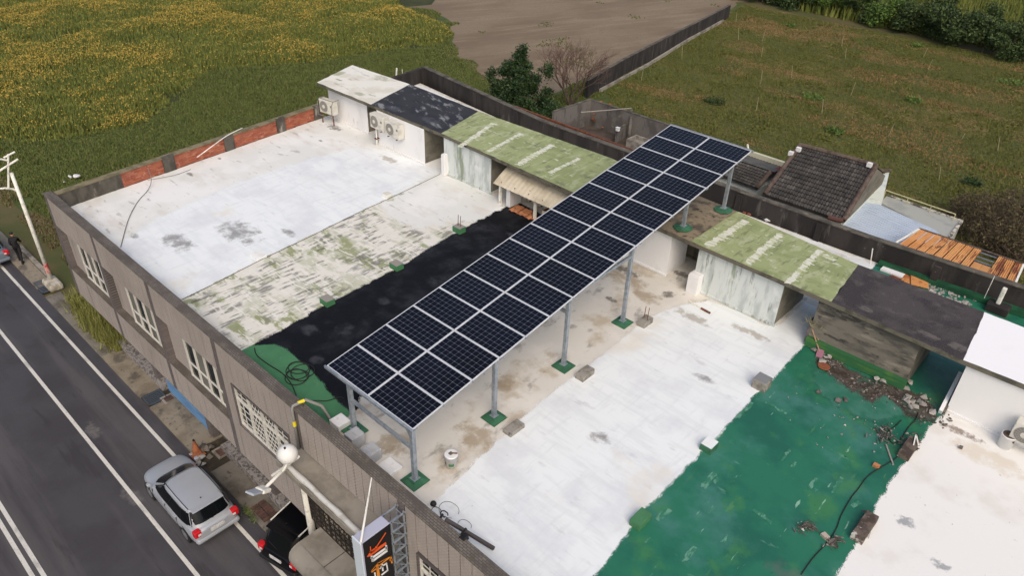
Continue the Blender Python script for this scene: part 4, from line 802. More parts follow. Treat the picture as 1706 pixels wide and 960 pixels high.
def wire(name, pts, r, mat, label, cat, amp=0.0, n=6):
    """a cable lying along world points, smoothed"""
    P_ = [Vector(p) for p in pts]; out = []
    for i in range(len(P_) - 1):
        p0 = P_[max(i - 1, 0)]; p1 = P_[i]; p2 = P_[i + 1]; p3 = P_[min(i + 2, len(P_) - 1)]
        for k in range(n):
            s = k / n; out.append(.5 * ((2 * p1) + (p2 - p0) * s + (2 * p0 - 5 * p1 + 4 * p2 - p3) * s * s + (-p0 + 3 * p1 - 3 * p2 + p3) * s ** 3))
    out.append(P_[-1])
    c_ = tuple(out[0]); return tag(MB().tube(out, r, 6).build(name, mat, None, c_, True), label, cat)
q = lambda u, v, h=.03: at(u, v, ZR + h)
wire('cable', [q(424, 580), q(428, 592), q(445, 606), q(470, 622), q(484, 638), q(492, 655), q(495, 668), q(500, 676, .2), at(505, 676, 7.48)], .016, CABLE, 'black cable running over the green coating to the parapet', 'cable')
wire('cable', [q(497, 672), q(520, 668), q(545, 668), q(565, 662), q(572, 664)], .013, CABLE, 'thin black cable crossing the green coating to the rack', 'cable')
cc = at(497, 622, ZR + .03); lp = []
for k in range(60):
    a = k * .52; rr = .34 + .1 * math.sin(k * .37); lp.append((cc[0] + .18 * math.sin(k * .11) + rr * math.cos(a), cc[1] + .1 * math.cos(k * .13) + rr * .85 * math.sin(a), cc[2] + .006 * (k % 5)))
wire('cable', lp, .013, CABLE, 'loose black cable coil on the green coating', 'cable', n=3)
wire('cable', [q(1400, 958), q(1360, 955), q(1335, 958), q(1372, 912), q(1385, 895), q(1394, 880), q(1402, 858), q(1418, 830), q(1430, 815), q(1442, 798), q(1455, 787), q(1475, 775), q(1492, 764), q(1500, 752), q(1512, 738), q(1535, 738)][3:], .013, CABLE, 'long black cable across the glossy green roof', 'cable')
wire('cable', [q(1335, 958), q(1350, 936), q(1362, 922), q(1374, 910)], .013, CABLE, 'end of the black cable near the bottom of the green roof', 'cable')
wire('cable', [q(1502, 700), q(1490, 712), q(1478, 722), q(1486, 738), q(1498, 735), q(1514, 712), q(1525, 700), q(1530, 688)], .014, CABLE, 'looped black cable beside the broken stub near the rooms', 'cable')
wire('cable', [q(560, 400), q(640, 350)], .008, CABLE, 'thin straight wire', 'cable') if False else None
wire('cable', [at(201, 412, ZR + .03), at(213, 368, ZR + .05), at(228, 338, ZR + .03), at(246, 317, ZR + .04), at(252, 300, ZR + .25), at(246, 279, ZR + .72)], .014, M('grey_cable', S(120, 116, 112), .7), 'grey cable from the parapet to the brick wall pier', 'cable')
wire('cable', [at(246, 300, ZR + .04), at(290, 292, ZR + .03), at(318, 282, ZR + .03)], .01, bpy.data.materials['grey_cable'], 'thin grey wire lying beside the brick wall', 'cable')
wire('hose', [at(328, 262, 7.1), at(350, 246, 7.47), at(378, 226, 7.5), at(404, 213, 7.5)], .022, WPAINT, 'white hose lying over the brick wall cap', 'hose')
wire('cable', [q(1066, 420, .8), at(1078, 428, 7.75), at(1092, 428, 7.8)], .012, CABLE, 'short dark wire on the white wall beside the rack post', 'cable') if False else None
# bent wires, knob and iron bar by the parapet on the white coating
for i, (u, v, r_) in enumerate(((727, 852, .13), (740, 857, .1), (748, 850, .27), (774, 876, .18))):
    c_ = at(u, v, ZR + .03); pts = [(c_[0] + r_ * math.cos(a), c_[1] + r_ * .8 * math.sin(a), c_[2] + .01 * math.sin(3 * a)) for a in [.3 + .45 * k for k in range(13)]]
    wire('wire_loop', pts, (.008, .012, .005, .005)[i], CABLE, ('small dark wire loop by the parapet beside a black knob', 'thick short wire curl by the parapet', 'wide thin wire ring on white coating', 'thin tangled wire right of the wire ring')[i], 'wire')
c_ = at(722, 840, ZR + .06); tag(MB().lathe([(.03, -.06), (.07, -.03), (.08, 0), (.06, .05), (.02, .07)], c_, 12).build('black_knob', CABLE, None, c_, True), 'black round knob on the white coating by the parapet', 'knob')
t = thing('iron_bar', 'dark square iron bar lying on the parapet and white roof', 'iron bar', at(795, 900, ZR + .3))
MB().bar(at(742, 866, 7.5), at(823, 915, ZR + .1), .075, .075).build('bar', M('dark_iron', S(74, 68, 68), .7), t); MB().bar(at(768, 892, 7.42), at(776, 882, 7.75), .05).build('hook', CABLE, t)
MB().bar(at(768, 895, 7.4), at(777, 899, 7.45), .16, .1).build('clamp', CABLE, t)
tag(MB().bar(at(733, 865, 7.38), at(737, 858, 7.58), .05).build('iron_peg', CABLE, None, at(733, 865, 7.4)), 'short dark peg standing in the parapet cap', 'peg')
# conduit with yellow tape over the parapet
t = thing('conduit', 'grey conduit with yellow tape climbing over the street parapet', 'conduit', at(498, 690, 7.4)); xx = JX[4] - .02
MB().tube([(xx, YF - .06, 5.9), (xx, YF - .06, 7.45), (xx, YF - .02, 7.53), (xx + .05, -.5, 7.55), (xx + .3, -.2, 7.3), (xx + .55, -.12, ZR + .1)], .045, 10).build('pipe', M('conduit_plastic', S(134, 132, 128), .6), t, smooth=True)
YT = M('yellow_tape', S(226, 206, 40), .6)
MB().tube([(xx, YF - .06, 6.85), (xx, YF - .06, 7.02)], .05, 10).build('tape', YT, t); MB().tube([(xx + .01, -.72, 7.545), (xx + .045, -.54, 7.552)], .05, 10).build('tape', YT, t)

# rubble: stones one can tell apart, then the crumbs
_ns = {}
def stone(u, v, r_, mat, label, name='rubble_stone', h=0.0, grp='rubble stones on the green roof'):
    x, y, z = at(u, v, ZR + h); o = MB().chunk((x, y, ZR + h + r_ * .45), r_).build(name, mat, None, (x, y, ZR + h)); _ns[label] = _ns.get(label, 0) + 1; return tag(o, '%s, %s of those from the left' % (label, ORD[_ns[label] - 1]) if grp else label, 'stone', grp)
for (u, v) in sorted(((1514, 664), (1519, 672), (1511, 672), (1524, 679), (1531, 671), (1506, 667), (1537, 676), (1517, 681))): stone(u, v, .13, LTRUB, 'pale broken rubble in the heap by the dark recess')
for (u, v) in sorted(((1458, 633), (1471, 639), (1516, 641), (1509, 651), (1552, 689), (1540, 664))): stone(u, v, .14, LTRUB, 'single pale stone between wall and recess')
for (u, v) in ((1356, 585), (1377, 596), (1383, 597), (1369, 604)): stone(u, v, .14, LTRUB, 'pale rubble stone beside the shovels')
for (u, v) in sorted(((1395, 670), (1408, 668), (1364, 655))): stone(u, v, .12, DRYG, 'dark clod lying on the green roof')
def crumbs(label, blobs, mats, n, rmin, rmax):
    m = MB()
    for k in range(n):
        u, v, su, sv = random.choice(blobs); x, y, z = at(u + random.gauss(0, su), v + random.gauss(0, sv), ZR)
        m.chunk((x, y, ZR + .02), random.uniform(rmin, rmax))
    return tag(m.build('rubble_crumbs', mats), label, 'rubble', kind='stuff')
crumbs('dark crumbs of soil and rubble below the grey wall', [(1385, 607, 9, 6), (1425, 636, 12, 6), (1450, 645, 14, 6), (1480, 655, 14, 8), (1525, 675, 14, 9), (1560, 700, 16, 6)], DRYG, 260, .02, .07)
crumbs('pale crumbs scattered over the green roof', [(1385, 607, 10, 7), (1520, 672, 14, 9), (1460, 720, 16, 9), (1480, 735, 12, 10), (1400, 700, 40, 30)], LTRUB, 120, .015, .045)
def twigs(u, v, su, sv, n, label, ang=.6):
    m = MB(); c_ = at(u, v, ZR)
    for k in range(n):
        x, y, z = at(u + random.gauss(0, su), v + random.gauss(0, sv), ZR + .03); a = ang + random.gauss(0, .6); l = random.uniform(.06, .26)
        m.bar((x, y, z + random.random() * .05), (x + l * math.cos(a), y + l * math.sin(a), z + random.random() * .06), random.uniform(.008, .026))
    t = thing('debris_heap', label, 'debris', c_); tag(m.build('twig', DRYG, t), kind='stuff')
    m2 = MB()
    for k in range(n // 2): x, y, z = at(u + random.gauss(0, su * .8), v + random.gauss(0, sv * .8), ZR + .03); m2.chunk((x, y, z), random.uniform(.02, .06))
    tag(m2.build('fragment', LTRUB, t), kind='stuff')
twigs(1340, 878, 8, 4, 26, 'heap of dark twigs on the green roof, far from the cream edge', .2)
twigs(1384, 905, 6, 6, 30, 'heap of dark debris at the cable end on the green roof')
twigs(1470, 723, 9, 7, 40, 'heap of mixed debris between cable loops near the rooms', -.6)
twigs(1437, 880, 6, 10, 26, 'debris on the broken stub nearest the street', 1.3)
twigs(1512, 738, 8, 8, 24, 'debris around the broken stub near the rooms', 1.0)
tag(MB().bar(q(1370, 890), q(1379, 899), .13, .1).build('wood_offcut', M('pale_wood', S(176, 164, 150), .85), None, q(1370, 890)), 'pale wood offcut beside the dark debris heap', 'wood')
tag(MB().bar(q(1476, 741), q(1488, 775), .04, .03).build('wood_stick', LTRUB, None, q(1476, 741)), 'long pale stick below the mixed debris heap', 'stick')
tag(MB().box(*(lambda p: (p[0] - .08, p[0] + .08, p[1] - .06, p[1] + .06, ZR, ZR + .08))(q(1460, 777))).build('brick_piece', TERRA, None, q(1460, 777)), 'small orange brick piece on the green roof', 'brick')
t = thing('white_bracket', 'white bent metal bracket on the broken stub near the rooms', 'bracket', q(1525, 730)); MB().bar(q(1522, 742, .25), q(1526, 724, .25), .03).build('arm', WPAINT, t); MB().bar(q(1526, 724, .25), q(1530, 742, .25), .03).build('arm', WPAINT, t)
c_ = at(1372, 613, ZR); tag(MB().lathe([(.02, .03), (.15, .035), (.19, .06), (.17, .07), (.02, .05)], c_, 14).build('clay_dish', M('orange_clay', S(138, 84, 56), .9, [dict(col=S(110, 62, 40), scale=4, lo=.45, hi=.6, fac=.8)]), None, c_), 'broken orange clay dish among soil near the shovels', 'dish')
WOODH = M('shovel_wood', S(158, 128, 104), .8)
for i, (a, b_) in enumerate((((1352, 546), (1365, 585)), ((1356, 543), (1368, 582)))):
    p0 = at(*b_, ZR + .12); p1 = at(a[0], a[1], y=p0[1] + .3)
    t = thing('shovel', ('shovel with pink blade leaning on the dark stub', 'second shovel handle leaning right of the pink one')[i], 'shovel', p0)
    MB().tube([p0, p1], .022, 8).build('handle', WOODH, t)
    if i == 0: MB().bar(at(1368, 583, ZR + .14), at(1364, 596, ZR + .04), .2, .03).build('blade', M('pink_blade', S(150, 104, 120), .6), t)
    else: MB().bar(at(1369, 581, ZR + .14), at(1373, 592, ZR + .03), .16, .03).build('blade', DRYG, t)
t = thing('plant_tuft', 'dry weed tuft growing on the dark stub', 'weed', at(1356, 537, 7.6)); m = MB()
for k in range(70):
    c_ = at(1356, 538, 7.55); a = random.uniform(0, 6.28); l = random.uniform(.1, .28); x, y = c_[0] + random.gauss(0, .12), c_[1] + random.gauss(0, .12)
    m.add([(x, y, 7.5), (x + .03, y, 7.5), (x + l * math.cos(a), y + l * math.sin(a), 7.58 + random.random() * .2)], [(0, 1, 2)])
tag(m.build('foliage', M('dry_weed', S(128, 124, 92), .9, island=[S(110, 108, 76), S(160, 152, 120), S(90, 100, 60)]), t), kind='stuff')
# paint tin by the white room
x, y, _ = at(1672, 744, ZR); x = max(x, 13.2); t = thing('paint_tin', 'dirty white paint tin against the white room wall', 'tin', (x, y, ZR))
MB().lathe([(.17, .0), (.18, .4), (.19, .4), (.19, .43), (.17, .43)], (x, y, ZR), 24).build('body', WPLAS, t, smooth=True); MB().lathe([(.165, 0), (.165, .01)], (x, y, ZR + .425), 20).build('content', M('dark_content', S(96, 76, 64), .9, [dict(col=S(60, 50, 44), scale=8, lo=.4, hi=.6)]), t)
# jamb board, rear poles, brick row, orange sheets in the gutter lane
t = thing('door_jamb', 'peeling white jamb board left of the bright white room', 'board', at(1575, 690, ZR)); MB().bar(at(1566, 688, ZR + .05), (11.85, 13.6, 7.4), .1, .25).build('board', WALLW, t); MB().bar(at(1572, 690, ZR + .03), (11.95, 13.6, 7.38), .06, .2).build('strip', DRYG, t)
for i, (u, v, u2, v2, r_, lab) in enumerate(((1450, 440, 1454, 414, .02, 'thin white rod standing behind the lime room'), (1636, 505, 1657, 460, .012, 'thin white rod leaning at the rear parapet'), (660, 130, 661, 113, .05, 'short thick white pipe behind the far left room'), (671, 134, 670, 115, .018, 'thin white pipe behind the far left room'))):
    p0 = at(u, v, ZR if i != 2 else 7.0); p1 = at(u2, v2, y=p0[1] + .05); tag(MB().tube([p0, p1], r_, 8).build('vent_pipe' if i > 1 else 'thin_rod', WPAINT, None, p0), lab, 'pipe' if i > 1 else 'rod')
t = thing('standpipe', 'white concrete standpipe on a dark base by the rear parapet', 'standpipe', at(1660, 520, ZR)); p0 = at(1657, 518, ZR)
MB().box(p0[0] - .3, p0[0] + .4, p0[1] - .25, p0[1] + .25, ZR, ZR + .3).build('base', SOOT, t, bevel=.03); MB().box(p0[0] - .07, p0[0] + .07, p0[1] - .07, p0[1] + .07, ZR + .3, ZR + .95).build('pipe', WPAINT, t, bevel=.03)
for k in range(10):
    x, y, _ = at(1184 + k * 7.5, 328 + k * 3.1, ZR); w = .16 if k > 2 else .2
    o = MB().box(x - w / 2, x + w / 2, y - .22, y + .22, ZR + .012, ZR + .07 + .02 * random.random()).build('loose_brick', M('loose_red_brick', S(158, 92, 66), .9, [dict(col=S(190, 150, 126), scale=5, lo=.55, hi=.66, fac=.7)]) if k == 0 else bpy.data.materials['loose_red_brick'], None, (x, y, ZR), bevel=.01)
    tag(o, 'red brick in the row along the rear parapet, %s from the left' % ORD[k], 'brick', 'red bricks in a row by the rear parapet')
ORS = M('orange_sheet', S(200, 140, 84), .7, [dict(col=S(150, 84, 48), scale=2, lo=.5, hi=.62, fac=.9), dict(col=S(110, 62, 44), scale=(1, 6, 1), lo=.58, hi=.68, fac=.8)])
for i, (u, v) in enumerate(((1506, 462), (1520, 466), (1530, 470))):
    x, y, _ = at(u, v, ZR); o = MB().box(x - .3, x + .3, y - .45, y + .45, ZR + .03 + .03 * i, ZR + .045 + .03 * i).build('metal_sheet', (RUST, ORS, ORS)[i], None, (x, y, ZR)); o.rotation_euler = (R(3), R(4), R(18 * i - 14)); tag(o, ('brown rusted sheet lying in the green gutter lane', 'middle orange sheet lying in the green gutter lane', 'right orange sheet lying in the green gutter lane')[i], 'metal sheet')
x, y, _ = at(1490, 452, ZR); o = MB().box(x - .4, x + .4, y - .4, y + .4, ZR + .03, ZR + .1).build('white_board', WALLW, None, (x, y, ZR)); tag(o, 'white board lying in the green gutter lane', 'board')
crumbs('grey rubble crumbs in the green gutter lane', [(1555, 482, 14, 5), (1580, 492, 12, 5), (1560, 478, 12, 4), (1600, 505, 20, 6)], LTRUB, 130, .03, .12)
t = thing('wire_bundle', 'black and white wire bundle behind the lime room', 'wire', at(1268, 368, ZR)); m = MB(); c_ = at(1268, 366, ZR)
MB().chunk((c_[0], c_[1], ZR + .12), .16).build('black_clump', CABLE, t); MB().chunk((c_[0] + .25, c_[1], ZR + .1), .15).build('white_clump', WPLAS, t)
t = thing('stick', 'long pale stick lying in front of the stained white wall', 'stick', at(1165, 508, ZR)); o = MB().tube([at(1148, 502, ZR + .04), at(1181, 521, ZR + .04)], .03, 8).build('rod', WPAINT, t); MB().tube([at(1168, 514, ZR + .035), at(1183, 522, ZR + .035)], .04, 8).build('rusty_end', RUST, t)
stone(1600, 748, .1, DRYG, 'flat dark flake lying on the cream coating', 'paint_flake', grp=None)

# ------------------------------------------------------------------ cars
RUB = M('tyre_rubber', S(36, 35, 36), .85); RIM = M('wheel_rim', S(150, 152, 156), .4, metal=.6)
CGL = M('car_glass', S(14, 18, 21), .1, spec=.25); REDL = M('tail_light_red', S(196, 26, 34), .25, spec=.7, coord='object'); CLEARL = M('clear_light', S(214, 214, 214), .2)
BLKP = M('black_trim', S(26, 26, 28), .6); PLATE = M('number_plate', S(206, 206, 204), .6, [dict(col=S(150, 150, 152), scale=(1, 18, 8), lo=.5, hi=.6, fac=.5)], coord='object')
def carpaint(name, c, r, mt=.25, sp=.6): return M(name, c, r, [dict(col=tuple(x * .86 for x in c), scale=.6, lo=.4, hi=.7, fac=.6)], spec=sp, coord='object', metal=mt)
def car(name, label, paint, loc, rz, L=4.2, Wd=1.7, H=1.47, roofx=(-1.62, .22), basex=(-1.95, 1.12), belt=.92, rails=False, reds=True, bumper=None, group=None):
    t = thing(name, label, 'car', loc, group, rz=rz); k = L / 4.15; hw0 = Wd / 2
    xs = [-2.07, -2.03, -1.85, -1.35, -.6, .2, .75, 1.1, 1.55, 1.86, 2.0, 2.07]
    hw = [.72, .84, .94, .985, 1, 1, 1, .985, .95, .86, .72, .54]
    zt = [.78, belt - .05, belt, belt + .01, belt, belt, belt - .015, belt - .04, belt - .12, belt - .2, belt - .28, belt - .36]
    zb = [.42, .3, .22, .2, .2, .2, .2, .2, .22, .26, .32, .4]
    vs = []; fs = []; npf = 15
    for i, x in enumerate(xs):
        h = hw[i] * hw0; a, b_ = zt[i], zb[i]; m_ = (a + b_) / 2
        half = [(0, a + .012), (h * .5, a + .006), (h * .86, a - .02), (h * .965, a - .10), (h, m_ + .06), (h * .985, m_ - .1), (h * .95, b_ + .06), (h * .86, b_)]
        ring = [(y, z) for y, z in half] + [(-y, z) for y, z in reversed(half[1:])]
        vs += [(x * k, y, z) for y, z in ring]
    n = len(ring)
    for i in range(len(xs) - 1):
        for q in range(n): fs.append((i * n + q, i * n + (q + 1) % n, (i + 1) * n + (q + 1) % n, (i + 1) * n + q))
    fs.append(tuple(reversed(range(n)))); fs.append(tuple(range((len(xs) - 1) * n, len(xs) * n)))
    bd = MB().add(vs, [tuple(reversed(f)) for f in fs]).build('body', paint, t, smooth=True); ss = bd.modifiers.new('smooth', 'SUBSURF'); ss.levels = ss.render_levels = 2
    # cabin: bulged patches
    bx0, bx1 = basex[0] * k, basex[1] * k; rx0, rx1 = roofx[0] * k, roofx[1] * k; bw, rw_ = hw0 * .945, hw0 * .76; zb_, zr = belt - .03, H - .035
    ne = 4.6
    def dims(v): return (bx0 + (rx0 - bx0) * v, bx1 + (rx1 - bx1) * v, bw + (rw_ - bw) * v ** 1.25, zb_ + (zr - zb_) * v)
    def side(v, r_, sg, off=0.0):
        x0, x1, w_, z = dims(v); return ((x0 + x1) / 2 + (x1 - x0) / 2 * r_, sg * (w_ * (1 - abs(r_) ** ne) ** (1 / ne) + off), z)
    def end(v, r_, sg, off=0.0):
        x0, x1, w_, z = dims(v); return ((x0 + x1) / 2 + sg * ((x1 - x0) / 2 * (1 - abs(r_) ** ne) ** (1 / ne) + off), w_ * r_, z + off * .5)
    nt_ = 56; cb = MB(); vs = []; fs = []
    def ring(v, sc=1.0, dz=0.0):
        x0, x1, w_, z = dims(v); o = []
        for q in range(nt_):
            a = 2 * math.pi * q / nt_; ca, sa = math.cos(a), math.sin(a)
            o.append(((x0 + x1) / 2 + sc * (x1 - x0) / 2 * math.copysign(abs(ca) ** (2 / ne), ca), sc * w_ * math.copysign(abs(sa) ** (2 / ne), sa), z + dz))
        return o
    rings = [ring(v) for v in (0, .25, .5, .75, .92, 1)] + [ring(1, .965, .028), ring(1, .9, .045)]
    for g_ in rings: vs += g_
    for i in range(len(rings) - 1):
        for q in range(nt_): fs.append((i * nt_ + q, i * nt_ + (q + 1) % nt_, (i + 1) * nt_ + (q + 1) % nt_, (i + 1) * nt_ + q))
    cb.add(vs, fs).build('cabin', paint, t, smooth=True)
    rr_ = [ring(1, .9, .046), ring(1, .72, .062), ring(1, .45, .074), ring(1, .15, .08)]; vs = [q for g_ in rr_ for q in g_]
    fs = [(i * nt_ + q, i * nt_ + (q + 1) % nt_, (i + 1) * nt_ + (q + 1) % nt_, (i + 1) * nt_ + q) for i in range(3) for q in range(nt_)] + [tuple(range(3 * nt_, 4 * nt_))]
    MB().add(vs, fs).build('roof', paint, t, smooth=True)
    def pane(fn, sg, r0, r1, v0, v1, off, name, mat, nu=12, nv=5, slant=0.0):
        vs = [fn(v0 + (v1 - v0) * j / nv, (r0 + slant * (j / nv)) + (r1 - r0 - slant * (j / nv)) * i / nu, sg, off) for j in range(nv + 1) for i in range(nu + 1)]
        fs = [(j * (nu + 1) + i, j * (nu + 1) + i + 1, (j + 1) * (nu + 1) + i + 1, (j + 1) * (nu + 1) + i) for j in range(nv) for i in range(nu)]
        MB().add(vs, fs).build(name, mat, t, smooth=True)
    pane(end, 1, -.9, .9, .08, .93, .008, 'windscreen', CGL); pane(end, -1, -.86, .86, .2, .9, .008, 'rear_window', CGL)
    for nm in ('left', 'right'):
        sg = -1 if nm == 'left' else 1
        pane(side, sg, -.88, .92, .07, .9, .004, 'window_surround', BLKP)
        for (r0, r1) in ((-.85, -.52), (-.49, .12), (.15, .82)): pane(side, sg, r0, r1, .13, .85, .009, 'side_window', CGL)
        s = -1 if nm == 'left' else 1
        MB().tube([(rx1 - .05, s * rw_ * .88, zr + .05), ((rx0 + rx1) / 2, s * rw_ * .9, zr + .055), (rx0 + .12, s * rw_ * .88, zr + .05)], .012 if not rails else .024, 6).build('roof_rail' if rails else 'roof_gutter', WPAINT if rails else BLKP, t)
        mr = MB().box(bx1 - .28, bx1 - .13, s * (hw0 + .02) - .07, s * (hw0 + .02) + .07, belt + .02, belt + .14).build('mirror', paint, t, bevel=.03)
        for x in (bx1 - .25, bx1 - 1.18, bx1 - 2.0): MB().box(x - .006, x + .006, s * hw0 * .965 - .012, s * hw0 * .985 + .006 if s > 0 else s * hw0 * .965 + .012, .42, belt - .12).build('door_seam', BLKP, t)
        for x in (bx1 - 1.02, bx1 - 1.85): MB().box(x - .08, x + .08, s * hw0 * .98 - .03, s * hw0 * .98 + .03, belt - .17, belt - .13).build('door_handle', paint, t, bevel=.008)
        for x in (-1.28 * k, 1.28 * k):
            wl = MB(); yy = s * (hw0 - .11); wl.tube([(x, yy - s * .1, .3), (x, yy + s * .095, .3)], .3, 24); w = wl.build('wheel', RUB, t, bevel=.02)
            MB().tube([(x, yy + s * .09, .3), (x, yy + s * .102, .3)], .2, 20).build('rim', RIM, w); MB().tube([(x, yy + s * .08, .3), (x, yy + s * .108, .3)], .05, 10).build('hub_cap', GALV, w)
            MB().tube([(x, yy - s * .12, .33), (x, yy + s * .088, .33)], .36, 24).build('wheel_arch', BLKP, t)
    for s in (-1, 1):
        l = MB(); x = -1.99 * k; yy = s * hw0 * .78
        if reds: l.box(x - .07, x + .14, yy - .13, yy + .11, belt - .27, belt - .015).build('tail_light', REDL, t, bevel=.035); MB().box(x - .078, x - .05, yy - .05 - s * .05, yy + .05 - s * .05, belt - .2, belt - .12).build('reverse_light', CLEARL, t)
        MB().box(1.84 * k, 1.95 * k, s * hw0 * .6 - .13, s * hw0 * .6 + .11, belt - .42, belt - .30).build('headlight', CLEARL, t, bevel=.03)
    MB().box(-2.11 * k, -1.75 * k, -hw0 * .9, hw0 * .9, .34, .54).build('rear_bumper', bumper or paint, t, bevel=.09)
    MB().box(-2.083 * k - .012, -2.06 * k, -.24, .24, belt - .27, belt - .14).build('number_plate', PLATE, t)
    MB().box(-2.075 * k - .01, -2.02 * k, -.36, .36, belt - .12, belt - .08).build('boot_trim', paint, t, bevel=.01)
    MB().bar(end(.2, 0, -1, .02), end(.32, .5, -1, .02), .02).build('wiper', BLKP, t)
    MB().box(rx0 - .13, rx0 + .14, -rw_ * .84, rw_ * .84, zr + .005, zr + .045).build('spoiler', paint, t, bevel=.02)
    MB().tube([(rx0 + .3, .05, zr + .07), (rx0 + .25, .05, zr + .12)], .02, 6).build('aerial', BLKP, t)
    return t
car('parked_car', 'silver estate car parked along the road edge line', carpaint('silver_paint', S(172, 177, 184), .32), (-6.35, -2.32, 0), R(180), L=4.15, Wd=1.7)
car('parked_car', 'black car parked nose in under the concrete awning', carpaint('black_paint', S(14, 14, 17), .2, 0, .3), (-2.2, .42, 0), R(102), L=4.4, Wd=1.8, H=1.66, roofx=(-1.66, .3), basex=(-2.0, 1.1), belt=1.0, rails=True, bumper=BLKP)
car('parked_car', 'grey car cut by the left picture edge beside the person', carpaint('grey_blue_paint', S(120, 132, 142), .32), (-29.75, -1.95, 0), R(180), L=4.4, Wd=1.76, H=1.5)

# ------------------------------------------------------------------ street furniture
px_, py_ = -24.2, -.45
t = thing('lamp_pole', 'tall white pole with bracket arms beside the road at the left', 'pole', (px_, py_, 0))
MB().tube([(px_, py_, .35), (px_, py_, 6.15)], [.1, .075], 14).build('shaft', WPAINT, t, smooth=True)
MB().tube([(px_, py_, .75), (px_, py_, 1.3)], .106, 14).build('red_stain', M('red_paint_mark', S(196, 150, 140), .7, [dict(col=S(170, 50, 56), scale=3.5, lo=.45, hi=.55, fac=1)]), t)
f = MB().box(px_ - .4, px_ + .75, py_ - .35, py_ + .3, 0, .36).build('concrete_foot', M('foot_concrete', S(186, 180, 166), .9, [dict(col=S(128, 120, 104), scale=2.5, lo=.45, hi=.6, fac=.8)], bump=.3), t, bevel=.12)
MB().tube([(px_, -.8 - 1.6, 5.82), (px_, -.8, 6.39), (px_, 0.0, 6.68)], .05, 8).build('upper_arm', WPAINT, t)
MB().tube([(px_, -2.6, 5.6), (px_, -1.4, 5.62), (px_, -.9, 5.52), (px_, -.62, 5.38), (px_, py_, 5.2)], .05, 8).build('lower_arm', WPAINT, t)
MB().tube([(px_, -.77, 5.46), (px_, -.3, 7.02)], .045, 8).build('riser', WPAINT, t)
MB().tube([(px_, -.52, 6.90), (px_, -.02, 7.04)], .045, 8).build('top_bar', WPAINT, t)
MB().tube([(px_, -2.0, 6.75), (px_, -1.0, 6.98), (px_, -.62, 6.86), (px_, -.38, 6.72)], .045, 8).build('curved_arm', WPAINT, t)
# wall lamp with globe at the entrance
t = thing('wall_lamp', 'white lamp arm with round globe on the awning corner', 'street lamp', (-.1, -1.5, 6.0)); A0 = Vector((-.1, -1.52, 6.0)); gl = Vector(at(479, 757, y=-1.55)); hd = Vector(at(440, 816, y=-2.45))
MB().tube([A0, A0.lerp(hd, .4) + Vector((0, 0, .05)), hd], .045, 10).build('arm', WPAINT, t, smooth=True)
d = (hd - A0).normalized(); e_ = Vector(at(415, 823, y=-2.9)); d = (e_ - hd).normalized()
MB().bar(hd - d * .12, hd + d * .2, .3, .12).build('lamp_body', WPAINT, t, bevel=.04); MB().bar(hd + d * .2, e_, .26, .06).build('lamp_panel', M('lamp_panel_grey', S(168, 174, 182), .4), t, bevel=.02)
MB().tube([A0.lerp(hd, .22) + Vector((0, 0, .02)), gl - Vector((0, 0, .25))], .035, 8).build('riser', WPAINT, t)
MB().bar(Vector(at(455, 797, y=-1.75)) + Vector((0, 0, .12)), Vector(at(497, 762, y=-1.35)) + Vector((0, 0, .0)), .09, .06).build('cross_bar', WPAINT, t)
gb = MB().lathe([(.02, -.265)] + [(.265 * math.sin(a), -.265 * math.cos(a)) for a in [math.pi * k / 14 for k in range(1, 14)]] + [(.02, .265)], gl, 26).build('globe', M('globe_white', S(226, 226, 222), .4, [dict(col=S(190, 188, 182), scale=2.2, lo=.54, hi=.68, fac=.6)]), t, smooth=True)
MB().tube([gl + Vector((.02, -.05, .25)), gl + Vector((.02, -.05, .285))], .03, 8).build('knob', BLKP, gb)
# vertical sign on a truss bracket
SX0, SX1, SY0, SY1, SZ = 3.76, 4.08, -2.16, -1.33, 7.2
t = thing('shop_sign', 'black projecting shop sign with orange crane emblems', 'sign', (3.9, -1.7, 3.2))
SILV = M('sign_silver', S(176, 178, 196), .5); PALE = M('sign_pale_edge', S(206, 216, 224), .5); SBLK = M('sign_black_face', S(18, 18, 20), .35); OR = M('sign_orange', S(222, 92, 40), .5); OR2 = M('sign_amber', S(222, 140, 50), .5); SW = M('sign_white', S(228, 228, 228), .5)
case = MB().box(SX0, SX1 - .02, SY0 + .03, SY1, 3.3, SZ).build('case', SILV, t, bevel=.01)
MB().box(SX0 - .005, SX1, SY0 - .01, SY0 + .03, 3.3, SZ + .02).build('front_edge', PALE, t, bevel=.008)
MB().box(SX1 - .02, SX1 - .004, SY0 + .035, SY1 - .005, 3.32, SZ - .03).build('face', SBLK, t)
MB().box(SX1 - .004, SX1 + .004, SY0 + .032, SY0 + .05, 3.3, SZ - .02).build('face_rim', SILV, t)
def mark(parts, mat, dx=.004):
    m = MB()
    for pts in parts:
        w = [at(580 + u / 9.6, 860 + v / 9.6, x=SX1) for u, v in pts]
        P2 = [Vector((p[1], p[2], 0)) for p in w]
        for a, b_, c in tessellate_polygon([P2]):
            if (P2[b_] - P2[a]).cross(P2[c] - P2[a]).z < 0: b_, c = c, b_
            m.add([(SX1 + dx, w[i][1], w[i][2]) for i in (a, b_, c)], [(0, 1, 2)])
    return m.build('emblem', mat, t)
